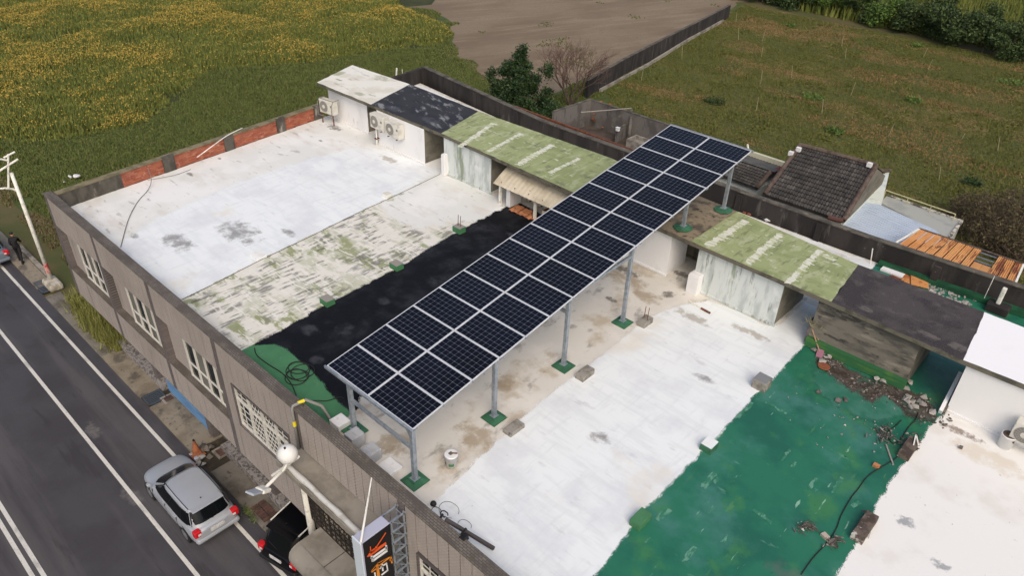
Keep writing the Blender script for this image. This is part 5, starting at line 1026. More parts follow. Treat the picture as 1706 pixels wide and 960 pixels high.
ln = lambda a, b_, w=10: [(a[0] - w * .5 * (b_[1] - a[1]) / math.dist(a, b_), a[1] + w * .5 * (b_[0] - a[0]) / math.dist(a, b_)), (b_[0] - w * .5 * (b_[1] - a[1]) / math.dist(a, b_), b_[1] + w * .5 * (b_[0] - a[0]) / math.dist(a, b_)), (b_[0] + w * .5 * (b_[1] - a[1]) / math.dist(a, b_), b_[1] - w * .5 * (b_[0] - a[0]) / math.dist(a, b_)), (a[0] + w * .5 * (b_[1] - a[1]) / math.dist(a, b_), a[1] - w * .5 * (b_[0] - a[0]) / math.dist(a, b_))]
mark([ln((360, 690), (622, 505), 34), ln((372, 640), (392, 735), 34), ln((388, 725), (625, 555), 34), ln((606, 470), (612, 560), 30)], SW)
mark([[(300, 650), (330, 600), (350, 590), (600, 415), (612, 455), (365, 640), (305, 660)], ln((352, 490), (362, 600), 16), ln((350, 590), (430, 530), 40), ln((455, 490), (600, 270), 16), ln((430, 500), (470, 520), 34)], OR, .006)
mark([ln((515, 830), (620, 755), 24), ln((612, 765), (632, 880), 22), ln((530, 950), (632, 872), 24), ln((545, 770), (555, 885), 26), ln((425, 905), (438, 1010), 24), ln((500, 850), (560, 812), 16)], SW)
mark([[(445, 790), (480, 770), (490, 830), (515, 1010), (460, 1010)], ln((370, 905), (470, 830), 18), ln((470, 815), (690, 645), 18), ln((365, 890), (460, 775), 8), ln((460, 765), (690, 640), 8), ln((680, 650), (700, 760), 26), ln((660, 710), (710, 700), 30)], OR2, .006)
tr = MB()
for x in (SX0 + .02, SX1 - .02): tr.bar((x, SY1 + .04, 3.3), (x, SY1 + .04, SZ), .035); tr.bar((x, -.92, 3.3), (x, -.92, SZ + .05), .035)
tr.build('truss_upright', GALV, t)
for k in range(10):
    z = SZ - .02 - .38 * k
    for x in (SX0 + .02, SX1 - .02): MB().bar((x, SY1, z), (x, YF + .0, z), .035).build('truss_rung', GALV, t)
    MB().bar((SX1 - .02, SY1 + .05, z), (SX1 - .02, -.93, z - .36), .022).build('truss_diagonal', GALV, t); MB().bar((SX0 + .02, -.92, z - .1), (SX1 - .02, -.92, z - .1), .025).build('truss_tie', GALV, t)
tag(MB().tube([at(601, 905, z=SZ + .03), at(619, 797, y=-1.0)], [.03, .016], 8).build('stay_rod', WPAINT, None, at(601, 905, z=SZ)), 'thin white stay rod rising from the sign top to the wall', 'rod')

# traffic cone, rubble by the kerb, person
x, y, _ = at(329, 757, .12); t = thing('traffic_cone', 'faded orange cone standing among broken concrete by the kerb', 'traffic cone', (x, y, .12)); CONE = M('faded_cone_orange', S(160, 98, 64), .85, [dict(col=S(124, 74, 50), scale=4, lo=.45, hi=.6, fac=.7)])
MB().lathe([(.2, .02), (.2, .05), (.17, .06), (.045, .66), (.04, .7)], (x, y, .11), 18).build('body', CONE, t, smooth=True); MB().box(x - .24, x + .24, y - .24, y + .24, .11, .145).build('base', CONE, t, bevel=.02); MB().lathe([(.041, 0), (.035, .06)], (x, y, .81), 10).build('tip', BLKP, t)
for i, (u, v, r_) in enumerate(((320, 757, .14), (337, 763, .18), (332, 768, .15), (343, 748, .3), (340, 775, .12), (350, 762, .16), (330, 774, .14), (352, 747, .2))):
    x, y, _ = at(u, v, .12); o = MB().chunk((x, y, .12 + r_ * .3), r_, .5).build('broken_concrete', (LTRUB, LTRUB, LTRUB, DRYG, LTRUB, PAVE, LTRUB, DRYG)[i], None, (x, y, .12)); tag(o, ('small pale concrete lump just left of the orange cone', 'pale concrete lump at the right foot of the orange cone', 'pale concrete lump touching the front of the cone', 'large dark concrete lump behind the orange cone', 'small pale concrete lump nearest the silver car', 'grey brown concrete lump right of the cone heap', 'pale concrete lump in front of the orange cone', 'dark concrete lump farthest right of the cone')[i], 'concrete lump', 'broken concrete lumps by the cone')
t = thing('brick_planter', 'red brick planter bed with small weeds beside the black car', 'planter', at(437, 850, .12)); x, y, _ = at(440, 852, .12)
for k in range(12): MB().box(x - .42 + .145 * (k % 6), x - .29 + .145 * (k % 6), y - .26 + .27 * (k // 6), y - .02 + .27 * (k // 6), .1, .16 + .01 * random.random()).build('brick', RUSTIRON, t)
m = MB()
for k in range(90):
    a = random.uniform(0, 6.28); l = random.uniform(.08, .2); u = x - .25 + random.gauss(0, .22); w = y - .42 + random.gauss(0, .1); m.add([(u, w, .11), (u + .05, w + .02, .13), (u + l * math.cos(a), w + l * math.sin(a), .12 + random.random() * .16)], [(0, 1, 2)])
WEED = M('weed_green', S(82, 104, 52), .8, island=[S(60, 88, 38), S(96, 116, 56), S(120, 124, 70), S(74, 98, 44)])
tag(m.build('weeds', WEED, t), kind='stuff')

def skin(name, verts, edges, radii, mat, parent, sub=2):
    me = bpy.data.meshes.new(name); me.from_pydata(verts, edges, []); me.materials.append(mat); o = bpy.data.objects.new(name, me); COL.objects.link(o); o.parent = parent
    sk = o.modifiers.new('skin', 'SKIN'); sk.use_smooth_shade = True
    for i, r_ in enumerate(radii): me.skin_vertices[0].data[i].radius = (r_, r_) if not isinstance(r_, tuple) else r_
    me.skin_vertices[0].data[0].use_root = True
    s = o.modifiers.new('sub', 'SUBSURF'); s.levels = s.render_levels = sub; return o
CLO = M('black_clothes', S(28, 27, 30), .85, coord='object'); SKN = M('skin_tone', S(176, 134, 112), .6, coord='object'); HAIR = M('black_hair', S(18, 16, 16), .5, coord='object'); SHOE = M('black_shoe', S(20, 20, 20), .6, coord='object')
t = thing('person', 'person in black clothes striding beside the grey car', 'person', (-27.4, -.8, .12), rz=R(150))   # local: faces +X
V = [(0, 0, .92), (.0, 0, 1.06), (.02, 0, 1.2), (.05, 0, 1.36), (.07, 0, 1.45), (.03, .1, .9), (.2, .11, .5), (.16, .11, .1), (.24, .11, .045), (.03, -.1, .9), (-.06, -.11, .5), (-.26, -.11, .12), (-.19, -.11, .05),
     (.06, .17, 1.37), (.02, .22, 1.1), (.2, .2, .92), (.06, -.17, 1.37), (.16, -.22, 1.12), (.36, -.2, 1.02)]
E_ = [(0, 1), (1, 2), (2, 3), (3, 4), (0, 5), (5, 6), (6, 7), (7, 8), (0, 9), (9, 10), (10, 11), (11, 12), (3, 13), (13, 14), (14, 15), (3, 16), (16, 17), (17, 18)]
rad = [(.15, .13), (.15, .12), (.16, .13), (.16, .12), .07, .1, .075, .055, .045, .1, .075, .055, .045, .08, .058, .042, .08, .058, .042]
bd = skin('body', V, E_, rad, CLO, t)
hdv = [(.08, 0, 1.47), (.09, 0, 1.53), (.10, 0, 1.62), (.10, 0, 1.70)]; skin('head', hdv, [(0, 1), (1, 2), (2, 3)], [.05, .075, .09, .075], SKN, bd)
skin('hair', [(.07, 0, 1.60), (.065, 0, 1.68), (.075, 0, 1.74)], [(0, 1), (1, 2)], [.085, .1, .07], HAIR, bd)
MB().add([(.185, -.012, 1.6), (.185, .012, 1.6), (.212, 0, 1.575), (.185, 0, 1.64)], [(0, 1, 2), (0, 2, 3), (1, 3, 2)]).build('nose', SKN, bd)
for s in (-1, 1): MB().chunk((.095, s * .09, 1.62), .025, 1.2).build('ear', SKN, bd); MB().chunk((.178, s * .032, 1.64), .012, .8).build('eye', HAIR, bd)
for (hx, hy, hz) in ((.22, .2, .90), (.4, -.2, 1.0)):
    v = [(hx, hy, hz), (hx + .05, hy, hz - .04)]; e2 = [(0, 1)]; r2 = [.03, .035]
    for q in range(4):
        b0 = len(v); oy = (q - 1.5) * .02; ll = (.06, .075, .07, .055)[q]; v += [(hx + .09, hy + oy, hz - .06), (hx + .09 + ll * .6, hy + oy, hz - .075), (hx + .09 + ll * .8, hy + oy, hz - .11)]; e2 += [(1, b0), (b0, b0 + 1), (b0 + 1, b0 + 2)]; r2 += [.01, .009, .008]
    b0 = len(v); v += [(hx + .04, hy + .045, hz - .05), (hx + .08, hy + .055, hz - .08)]; e2 += [(0, b0), (b0, b0 + 1)]; r2 += [.011, .009]; skin('hand', v, e2, r2, SKN, bd, 1)
for (fx, fy, fz) in ((.2, .11, .0), (-.22, -.11, .0)): MB().box(fx - .08, fx + .19, fy - .05, fy + .05, fz, fz + .085).build('shoe', SHOE, bd, bevel=.03)
MB().box(.26, .42, .1, .32, .52, .86).build('bag', CLO, t, bevel=.04) if False else None

# ------------------------------------------------------------------ low houses, sheds and yard walls behind the terrace
def roofgrid(parent, eL, eR, rL, rR, rows, cols, mat, name='roof_tiles', thick=.05):
    """overlapping tile courses as real pieces, too small to pick apart singly"""
    eL, eR, rL, rR = map(Vector, (eL, eR, rL, rR)); n = (eR - eL).cross(rL - eL).normalized(); m = MB()
    for r_ in range(rows):
        for c in range(cols):
            v0, v1 = r_ / rows, (r_ + 1.12) / rows; u0, u1 = c / cols, (c + 1) / cols; w = u1 - u0
            q = lambda u, v, h: tuple(eL.lerp(eR, u).lerp(rL.lerp(rR, u), min(v, 1.0)) + n * h)
            j = random.uniform(-.008, .008); a = thick + .035 + j
            m.add([q(u0, v0, a), q(u0 + w * .3, v0, a + .075), q(u0 + w * .62, v0, a + .01), q(u1, v0, a), q(u0, v1, .01 + j), q(u0 + w * .3, v1, .085 + j), q(u0 + w * .62, v1, .02 + j), q(u1, v1, .01 + j), q(u0, v0, 0), q(u0 + w * .3, v0, 0), q(u0 + w * .62, v0, 0), q(u1, v0, 0)],
                  [(0, 1, 5, 4), (1, 2, 6, 5), (2, 3, 7, 6), (8, 9, 1, 0), (9, 10, 2, 1), (10, 11, 3, 2)])
    return tag(m.build(name, mat, parent), kind='stuff')
RT = M('dark_roof_tile', S(68, 67, 66), .85, [dict(col=S(46, 46, 46), scale=1.2, lo=.45, hi=.6, fac=.6), dict(col=S(96, 88, 82), scale=3, lo=.6, hi=.7, fac=.6)], island=[S(56, 55, 54), S(80, 78, 76), S(68, 66, 65), S(94, 91, 88), S(60, 57, 55)], bump=.2)
REDCAP = M('red_brown_ridge', S(96, 84, 76), .9, [dict(col=S(72, 58, 52), scale=3, lo=.45, hi=.6, fac=.8), dict(col=S(140, 124, 110), scale=5, lo=.6, hi=.7, fac=.7)], bump=.3)
PLW = M('pale_house_render', S(206, 212, 204), .85, [dict(col=S(176, 180, 172), scale=1.2, lo=.5, hi=.68, fac=.7)])
h = thing('tiled_house', 'small house with dark tiled roof and red brown ridges', 'house', (1, 30, 0))
eL, eR = Vector((-.75, 27.5, 3.9)), Vector((3.45, 27.62, 3.9)); rL, rR = Vector(at(1333, 243, 5.6)), Vector(at(1460, 277, 5.6))
MB().prism([(-.7, 27.7), (3.3, 27.8), (2.9, 34.2), (-1.1, 34.0)], 0, 3.75).build('wall', PLW, h)
rf = MB(); nn = (eR - eL).cross(rL - eL).normalized(); dn = nn * -.12
bL, bR = rL + Vector((-.1, 2.6, -1.3)), rR + Vector((-.1, 2.6, -1.3))
rf.add([eL, eR, rR, rL, eL + dn, eR + dn, rR + dn, rL + dn], [(0, 1, 2, 3), (7, 6, 5, 4), (0, 4, 5, 1), (1, 5, 6, 2), (2, 6, 7, 3), (3, 7, 4, 0)]); rf.add([rL, rR, bR, bL], [(0, 1, 2, 3)])
rb = rf.build('roof', RT, h); roofgrid(rb, eL, eR, rL, rR, 14, 28, RT)
MB().add([eR + dn, rR + dn, bR + dn, (bR.x, bR.y, 3.7), (eR.x, eR.y, 3.7)], [(4, 3, 2, 1, 0)]).build('gable_wall', WALLC, h)
up = nn * .09
for a, b_, r_ in ((eL, rL, .12), (eR, rR, .13), (rL, rR, .12)): MB().tube([a + up, a.lerp(b_, .5) + up, b_ + up], r_, 8).build('ridge_cap', REDCAP, rb)
MB().tube([eR + up, eR + Vector((-.25, -.12, .05)), eR + Vector((-.7, -.16, .05))], .13, 8).build('eave_corner', M('red_eave', S(92, 64, 58), .85), rb)
for p in (rL + Vector((.15, -.5, -.12)), rR + Vector((-.25, -.35, .0)), rL + Vector((-.05, -.9, -.3))): MB().box(p.x - .12, p.x + .12, p.y - .1, p.y + .1, p.z, p.z + .22).build('mortar_patch', WALLW, rb)
MB().prism([at(1458, 294, 3.4)[:2], at(1482, 286, 3.4)[:2], at(1470, 336, 3.4)[:2], at(1444, 331, 3.4)[:2]], 0, 3.4).build('white_annex', PLW, h)
MB().tube([at(1460, 284, 3.55), at(1484, 284, 3.5)], .1, 8).build('annex_cap', REDCAP, h)
h2 = thing('low_tiled_house', 'low dark tiled house partly hidden under the solar panels', 'house', (-5, 31, 0))
e2R = Vector(at(1262, 314, 3.4)); e2L = e2R + Vector((-6.2, .2, 0)); r2R = Vector(at(1284, 287, 4.2)); r2L = r2R + Vector((-6.2, .1, 0))
MB().prism([(e2L.x, e2L.y + .2), (e2R.x - .1, e2R.y + .2), (r2R.x - .2, r2R.y + 2), (r2L.x, r2L.y + 2)], 0, 3.2).build('wall', PLW, h2)
rb2 = MB().add([e2L, e2R, r2R, r2L, e2L - Vector((0, 0, .12)), e2R - Vector((0, 0, .12)), r2R - Vector((0, 0, .12)), r2L - Vector((0, 0, .12))], [(0, 1, 2, 3), (0, 4, 5, 1), (1, 5, 6, 2), (2, 6, 7, 3), (3, 7, 4, 0)]).build('roof', RT, h2)
roofgrid(rb2, e2L, e2R, r2L, r2R, 7, 40, RT); n2 = (e2R - e2L).cross(r2L - e2L).normalized() * .08
MB().tube([e2R + n2, r2R + n2], .13, 8).build('ridge_cap', REDCAP, rb2)
ASB = M('grey_corrugated_sheet', S(98, 97, 92), .9, [dict(col=S(70, 70, 66), scale=1.5, lo=.45, hi=.6, fac=.7)])
s0 = Vector(at(1303, 284, 3.5)); s1 = Vector(at(1309, 277, 3.3)); m = MB(); nn_ = 60
pts = []
for k in range(nn_ + 1):
    o = Vector((-6.0 * k / nn_, .1 * k / nn_, .03 * (k % 2))); pts += [r2R + o + Vector((.1, .12, .0)), s1 + o + Vector((.1, .3, -.2))]
m.add(pts, [(2 * k, 2 * k + 2, 2 * k + 3, 2 * k + 1) for k in range(nn_)]); m.build('rear_sheet_roof', ASB, h2)
cw0 = Vector(at(1309, 272, 3.5)); MB().prism([(cw0.x, cw0.y), (cw0.x - 6.5, cw0.y + .1), (cw0.x - 6.5, cw0.y + .32), (cw0.x, cw0.y + .22)], 0, 3.5).build('rear_wall', M('cream_wall', S(198, 196, 172), .85, [dict(col=S(168, 164, 140), scale=1, lo=.5, hi=.65, fac=.7)]), h2)
MB().prism([at(1276, 314, 3.3)[:2], at(1308, 318, 3.3)[:2], at(1312, 285, 3.3)[:2], at(1292, 288, 3.3)[:2]], 0, 3.3).build('white_valley', M('whitewashed_valley', S(190, 196, 204), .8, [dict(col=S(150, 154, 160), scale=2, lo=.45, hi=.6, fac=.7)]), h2)
MB().tube([at(1282, 287, 3.6), at(1312, 278, 3.6)], .14, 8).build('red_flashing', M('red_flashing_paint', S(128, 60, 52), .8), h2)
tag(MB().tube([at(1247, 249, 3.5), at(1245, 240, y=at(1247, 249, 3.5)[1])], .06, 8).build('vent_pipe', WPAINT, None, at(1247, 249, 3.5)), 'short white pipe on the cream wall beyond the panels', 'pipe')
# pale blue metal shed
sb = thing('metal_shed', 'low shed with pale blue ribbed metal roof', 'shed', (5, 30, 0)); zc = 3.2
pb = [at(1444, 331, zc), at(1400, 374, zc), at(1500, 412, zc), at(1572, 404, zc), at(1560, 384, zc)]
BLUEM = M('pale_blue_sheet', S(186, 198, 212), .55, [dict(col=S(168, 182, 198), scale=.8, lo=.45, hi=.65, fac=.6)])
MB().prism([p[:2] for p in pb], 3.1, zc).build('roof', BLUEM, sb); MB().prism([(p[0] * .98 + .1, p[1] * .995 + .1) for p in pb], 0, 3.09).build('wall', PLW, sb)
a0, a1 = Vector(at(1444, 331, zc)), Vector(at(1400, 374, zc)); b0, b1 = Vector(at(1566, 388, zc)), Vector(at(1500, 412, zc))
for k in range(15): u = (k + .5) / 15; MB().bar(a0.lerp(a1, u), b0.lerp(b1, u) if u > .3 else b0.lerp(b1, u * .8), .05, .05).build('rib', BLUEM, sb)
# flat grey annex with rail
fa = thing('flat_annex', 'flat grey concrete annex behind the blue metal roof', 'annex', (5, 34, 0)); zf = 2.7
MB().prism([at(1466, 337, zf)[:2], at(1478, 326, zf)[:2], at(1602, 369, zf)[:2], at(1576, 404, zf)[:2], at(1560, 386, zf)[:2]], 0, zf).build('block', M('grey_flat_roof', S(164, 166, 160), .85, [dict(col=S(140, 142, 138), scale=.8, lo=.5, hi=.65, fac=.6)]), fa)
for (ua, va, ub, vb) in ((1478, 326, 1602, 369), (1602, 369, 1576, 404)): MB().bar(at(ua, va, zf), at(ub, vb, zf), .14, .14).build('broken_kerb', M('broken_kerb_white', S(196, 192, 180), .9, [dict(col=S(96, 90, 80), scale=2.5, lo=.5, hi=.58, fac=1)], bump=.4) if 'broken_kerb_white' not in bpy.data.materials else bpy.data.materials['broken_kerb_white'], fa)
t = thing('rail', 'yellowish metal rail in front of the grass plot', 'rail', at(1480, 320, 2.8)); p0, p1 = at(1476, 317, 3.1), at(1592, 357, 3.1); RLM = M('yellow_rail_paint', S(182, 176, 138), .6)
MB().tube([p0, p1], .035, 8).build('top_rail', RLM, t)
for k in range(4): p = Vector(p0).lerp(Vector(p1), k / 3); MB().tube([p, (p.x, p.y, 0)], .025, 6).build('post', RLM, t)
# orange sheet lean-to
oh = thing('orange_lean_to', 'rusting orange sheet roof lean-to behind the rear parapet', 'lean-to', (9, 28, 0)); zo = 3.9
A, Bq, Cq, D = Vector(at(1533, 383, zo + .15)), Vector(at(1706, 442, zo + .15)), Vector(at(1693, 474, zo)), Vector(at(1500, 402, zo - .1))
ORM = M('rusty_orange_sheet', S(200, 146, 92), .7, [dict(col=S(182, 124, 72), scale=1.2, lo=.45, hi=.62, fac=.7), dict(col=S(112, 58, 42), scale=(3.2, .5, 1), lo=.53, hi=.62, fac=.9), dict(col=S(84, 50, 42), scale=1.6, lo=.6, hi=.68, fac=.8)], bump=.15)
MB().prism([(A.x, A.y), (Bq.x, Bq.y), (Cq.x, Cq.y - .3), (D.x, D.y - .3)], 0, 3.5).build('wall', DARK, oh)
ns = 13
for k in range(ns):
    if k in (8, 9): continue
    u0, u1 = k / ns + .004, (k + 1) / ns - .004; m = MB(); vs = []; nq = 8
    for q in range(nq + 1):
        u = u0 + (u1 - u0) * q / nq; hgt = (.03, .0)[q % 2] + random.uniform(0, .02)
        for v in (0, 1): p = A.lerp(Bq, u).lerp(D.lerp(Cq, u) + Vector((0, -.5, -.1)), v); vs.append((p.x, p.y, p.z + hgt))
    m.add(vs, [(2 * q, 2 * q + 1, 2 * q + 3, 2 * q + 2) for q in range(nq)]).build('sheet', ORM, oh)
for k in (8, 9):
    u0, u1 = k / ns, (k + 1) / ns; p = A.lerp(Bq, u0).lerp(D.lerp(Cq, u0), .55); p2 = A.lerp(Bq, u1).lerp(D.lerp(Cq, u1), .6); q0 = D.lerp(Cq, u0) + Vector((0, -.5, -.15)); q1 = D.lerp(Cq, u1) + Vector((0, -.5, -.15))
    MB().add([p + Vector((0, 0, -.1)), p2 + Vector((0, 0, -.05)), q1, q0], [(3, 2, 1, 0)]).build('broken_sheet', ORM, oh)
for v in (.02, .28, .5): MB().bar(A.lerp(D, v).lerp(Bq.lerp(Cq, v), .58) - Vector((0, 0, .08)), A.lerp(D, v).lerp(Bq.lerp(Cq, v), .80) - Vector((0, 0, .08)), .05).build('batten', GALV, oh)
MB().bar(A + Vector((-.1, .05, .03)), Bq + Vector((0, .05, .03)), .1, .05).build('ridge_strip', REDCAP, oh); MB().bar(A + Vector((-.05, 0, .03)), D + Vector((-.1, -.3, .0)), .09, .05).build('white_verge', WPAINT, oh); MB().bar(Bq + Vector((-.02, 0, .03)), Cq + Vector((-.02, -.3, .0)), .09, .05).build('white_verge', WPAINT, oh)
# walled yard behind the far part of the terrace
YW = M('grey_yard_wall', S(112, 108, 104), .95, [dict(col=S(84, 80, 78), scale=(.8, .8, .5), lo=.45, hi=.6, fac=.8), dict(col=S(134, 128, 112), scale=1.4, lo=.6, hi=.7, fac=.6), dict(col=S(60, 56, 56), scale=(3, 3, .6), lo=.58, hi=.68, fac=.7)], bump=.3)
yw = thing('yard_wall', 'grey weathered wall around the yard behind the terrace', 'wall', (-16, 36, 0))
def wallseg(par, a, b_, z0, z1, th=.2, mat=YW, name='wall_run', cap=True):
    a = Vector((a[0], a[1], 0)); b_ = Vector((b_[0], b_[1], 0)); n = Vector((-(b_ - a).y, (b_ - a).x, 0)).normalized() * th / 2
    o = MB().prism([tuple((a - n)[:2]), tuple((b_ - n)[:2]), tuple((b_ + n)[:2]), tuple((a + n)[:2])], z0, z1).build(name, mat, par)
    if cap: n *= 1.15; MB().prism([tuple((a - n)[:2]), tuple((b_ - n)[:2]), tuple((b_ + n)[:2]), tuple((a + n)[:2])], z1 + .003, z1 + .05).build('coping', SOOTCAP, o)
    return o
c0_, c1_, c2_ = at(985, 165, 2.0), at(922, 186, 2.0), at(1130, 212, 2.0)
wallseg(yw, c1_, c0_, 0, 2.0); wallseg(yw, c0_, c2_, 0, 1.95); wallseg(yw, c2_, at(1250, 255, 2.0), 0, 1.9)
wallseg(yw, at(1028, 216, 1.0), at(1058, 199, 1.0), 0, 1.0, .18, YW, 'partition'); wallseg(yw, at(1052, 178, 1.9), at(1050, 212, 1.0), 0, 1.7, .2, YW, 'pier_wall')
t = thing('wash_trough', 'low concrete trough in the yard corner near the panels', 'trough', at(1065, 232, .5)); tp = at(1065, 232, .6)
for (dx0, dx1, dy0, dy1) in ((-.7, .7, -.6, -.45), (-.7, .7, .45, .6), (-.7, -.55, -.45, .45), (.55, .7, -.45, .45)): MB().box(tp[0] + dx0, tp[0] + dx1, tp[1] + dy0, tp[1] + dy1, 0, .6).build('side', GREYC, t)
MB().box(tp[0] - .55, tp[0] + .55, tp[1] - .45, tp[1] + .45, 0, .3).build('floor', GREYC, t)
t = thing('rust_heap', 'heap of rust coloured scrap in the yard corner', 'scrap heap', at(1000, 200, .3)); m = MB()
for k in range(120): x, y, _ = at(1000 + random.gauss(0, 9), 197 + random.gauss(0, 6), .3); m.chunk((x, y, .25 + random.random() * .9), random.uniform(.08, .28))
tag(m.build('scrap', M('rust_scrap', S(120, 72, 44), .95, island=[S(96, 58, 40), S(150, 90, 50), S(70, 48, 40), S(196, 110, 66)]), t), kind='stuff')
tag(MB().tube([at(968, 187, 1.8), at(1052, 180, 2.1)], .035, 6).build('yard_pole', M('grey_pole', S(150, 146, 138), .7), None, at(968, 187, 1.8)), 'thin grey pole spanning the yard behind the parapet', 'pole')
x, y, _ = at(1029, 217, 1.1); t = thing('white_tap_box', 'small white box on the yard partition end', 'box', (x, y, 1.0)); MB().box(x - .13, x + .13, y - .1, y + .1, 1.06, 1.3).build('box', WPLAS, t, bevel=.02); MB().box(x - .15, x + .15, y - .12, y + .12, 1.3, 1.33).build('lid', WPLAS, t)
gt = thing('rusty_gutter', 'rust red gutter edge behind the rear parapet', 'gutter', (-6, 19.9, 7)); p0 = Vector((-12.5, 20.25, 7.3)); p1 = Vector((-2.0, 19.95, 7.3))
MB().bar(p0, p1, .12, .08).build('lip', RUST, gt); MB().bar(p0 + Vector((0, .35, -.02)), p1 + Vector((0, .35, -.02)), .12, .08).build('outer_lip', RUST, gt); MB().bar(p0 + Vector((0, .18, -.08)), p1 + Vector((0, .18, -.08)), .3, .03).build('trough', DARK, gt)
# boundary wall between the bare field and the grass plot
bw_ = thing('boundary_wall', 'long dark wall between the bare field and grass plot', 'wall', (-27, 60, 0)); bpts = [at(978, 134, 1.5), at(1040, 98, 1.5), at(1110, 62, 1.5), at(1170, 32, 1.5), at(1216, 8, 1.5)]
for a, b_ in zip(bpts, bpts[1:]): wallseg(bw_, a, b_, 0, 1.5, .25, SOOT)
kp = [at(1000, 148, .3), at(1080, 105, .3), at(1150, 62, .3), at(1205, 32, .3)]
KBM = M('pale_kerb', S(150, 145, 134), .9, [dict(col=S(100, 95, 86), scale=.8, lo=.45, hi=.6, fac=.8)])
for a, b_ in zip(kp, kp[1:]): wallseg(bw_, a, b_, 0, .3, .2, KBM, 'low_kerb', False)
# white bag and scraps on the meadow
t = thing('plastic_bag', 'white plastic bags lying on the meadow by the corner', 'bag', at(122, 298, .1)); BAGM = M('white_bag', S(224, 222, 220), .5, [dict(col=S(186, 180, 184), scale=4, lo=.45, hi=.6, fac=.6)])
for (u, v, r_) in ((125, 297, .42), (117, 296, .26), (107, 302, .13)): x, y, _ = at(u, v, .1); o = MB().chunk((x, y, r_ * .5), r_, .6).build('bag_lump', BAGM, t, smooth=True); sb_ = o.modifiers.new('s', 'SUBSURF'); sb_.levels = sb_.render_levels = 2
# stakes in the grass plot
STK = M('stake_wood', S(164, 152, 122), .85)
NTH = lambda i: ORD[i] if i < 16 else ('seventeenth', 'eighteenth', 'nineteenth', 'twentieth')[i - 16]
for i, (u, v, h_) in enumerate(sorted(((1184, 42, 1.1), (1226, 38, 1.1), (1230, 66, 1.2), (1270, 68, 1.2), (1136, 98, 1.2), (1268, 96, 1.1), (1402, 78, 1.1), (1408, 98, 1.0), (1538, 96, 1.0), (1546, 116, 1.0), (1267, 140, 1.2), (1318, 130, 1.1), (1260, 184, 1.1), (1417, 160, 1.2), (1369, 190, 1.2), (1480, 228, 1.1), (1662, 252, 1.1), (1564, 302, 1.0), (1068, 136, 1.2), (1602, 232, .5)))):
    x, y, _ = at(u, v, 0); o = MB().bar((x, y, 0), (x + random.uniform(-.25, .1), y + .1, h_), .028).build('stake', STK, None, (x, y, 0)); tag(o, 'thin pale stake in the grass plot, %s stake from the left' % NTH(i), 'stake', 'stakes in the grass plot')

# ------------------------------------------------------------------ trees, shrubs, crop and grass
def seen(x, y, z=0.0, m=60):
    d = np.stack([x - CAM[0], y - CAM[1], np.full_like(x, z) - CAM[2]], 1) @ ROT.T
    u = CX + FPX * d[:, 0] / d[:, 2]; v = CY + FPX * d[:, 1] / d[:, 2]
    return (d[:, 2] > 0) & (u > -m * 3) & (u < 1706 + m * 3) & (v > -m) & (v < 960 + m)
def leaf_quads(c, size, up=.35):
    """leaf-sized quads at points c, random turns"""
    n = len(c); a = rng.random(n) * 2 * np.pi; el = rng.normal(up, .5, n)
    d = np.stack([np.cos(a) * np.cos(el), np.sin(a) * np.cos(el), np.sin(el)], 1); r = rng.normal(size=(n, 3)); s = np.cross(d, r); s /= np.linalg.norm(s, axis=1)[:, None]
    L = (size * rng.uniform(.6, 1.3, n))[:, None]; Wd = L * rng.uniform(.35, .6, (n, 1))
    V = np.stack([c, c + d * L * .5 + s * Wd * .5, c + d * L, c + d * L * .5 - s * Wd * .5], 1).reshape(-1, 3)
    return V, np.arange(4 * n).reshape(-1, 4)
def tree(name, label, base, blobs, n, size, mat, bark, group=None, cat='tree', limbs=7):
    """blobs: (dx, dy, z, rx, ry, rz) clumps of the crown"""
    t = thing(name, label, cat, base, group); bx, by, bz = base
    m = MB(); top = max(b[2] for b in blobs); m.tube([(bx, by, bz - .1), (bx + .05, by, bz + top * .35), (bx, by + .05, bz + top * .8)], [.05 * top ** .8, .035 * top ** .8, .012 * top ** .8], 8)
    for k in range(limbs):
        b = blobs[k % len(blobs)]; m.tube([(bx, by, bz + top * random.uniform(.12, .4)), (bx + b[0] * .5, by + b[1] * .5, bz + b[2] * .7), (bx + b[0] + random.uniform(-.3, .3), by + b[1], bz + b[2] + b[5] * .4)], [.02 * top ** .8, .014 * top ** .8, .006 * top], 6)
    m.build('trunk', bark, t)
    vol = np.array([b[3] * b[4] * b[5] for b in blobs]) ** .8; pr = vol / vol.sum(); idx = rng.choice(len(blobs), n, p=pr); Bq = np.array(blobs)[idx]
    d = rng.normal(size=(n, 3)); d /= np.linalg.norm(d, axis=1)[:, None]; rr = rng.random(n) ** .45 * (1 + rng.normal(0, .10, n)); c = Bq[:, :3] + d * rr[:, None] * Bq[:, 3:]
    keep = (vnoise(c[:, 0] * 1.0 + 3, c[:, 2] + c[:, 1] * .5, .35 * max(.6, top / 5), 5) > .24) & (c[:, 2] > .05); c = c[keep]
    V, F = leaf_quads(c, size); o = npmesh('crown', V, F, [mat]); o.parent = t
    return t
BARK = M('bark', S(96, 82, 70), .95, [dict(col=S(66, 56, 48), scale=5, lo=.45, hi=.6, fac=.8)])
LEAFD = M('dark_leaf', S(50, 76, 40), .6, island=[S(28, 47, 26), S(39, 64, 31), S(54, 81, 38), S(33, 54, 30), S(72, 91, 44), S(23, 39, 25)])
tb = at(866, 200, 0); tb = (tb[0], tb[1], 0)
bl = []
for k in range(46):
    a = random.uniform(0, 6.28); r_ = random.uniform(0, 3.0) ; z = random.uniform(.5, 4.6); s = random.uniform(.5, .95) * (1.15 - z * .09); w = 1.15 - .16 * z
    bl.append((r_ * math.cos(a) * w, r_ * math.sin(a) * w, z, s, s, s * .9))
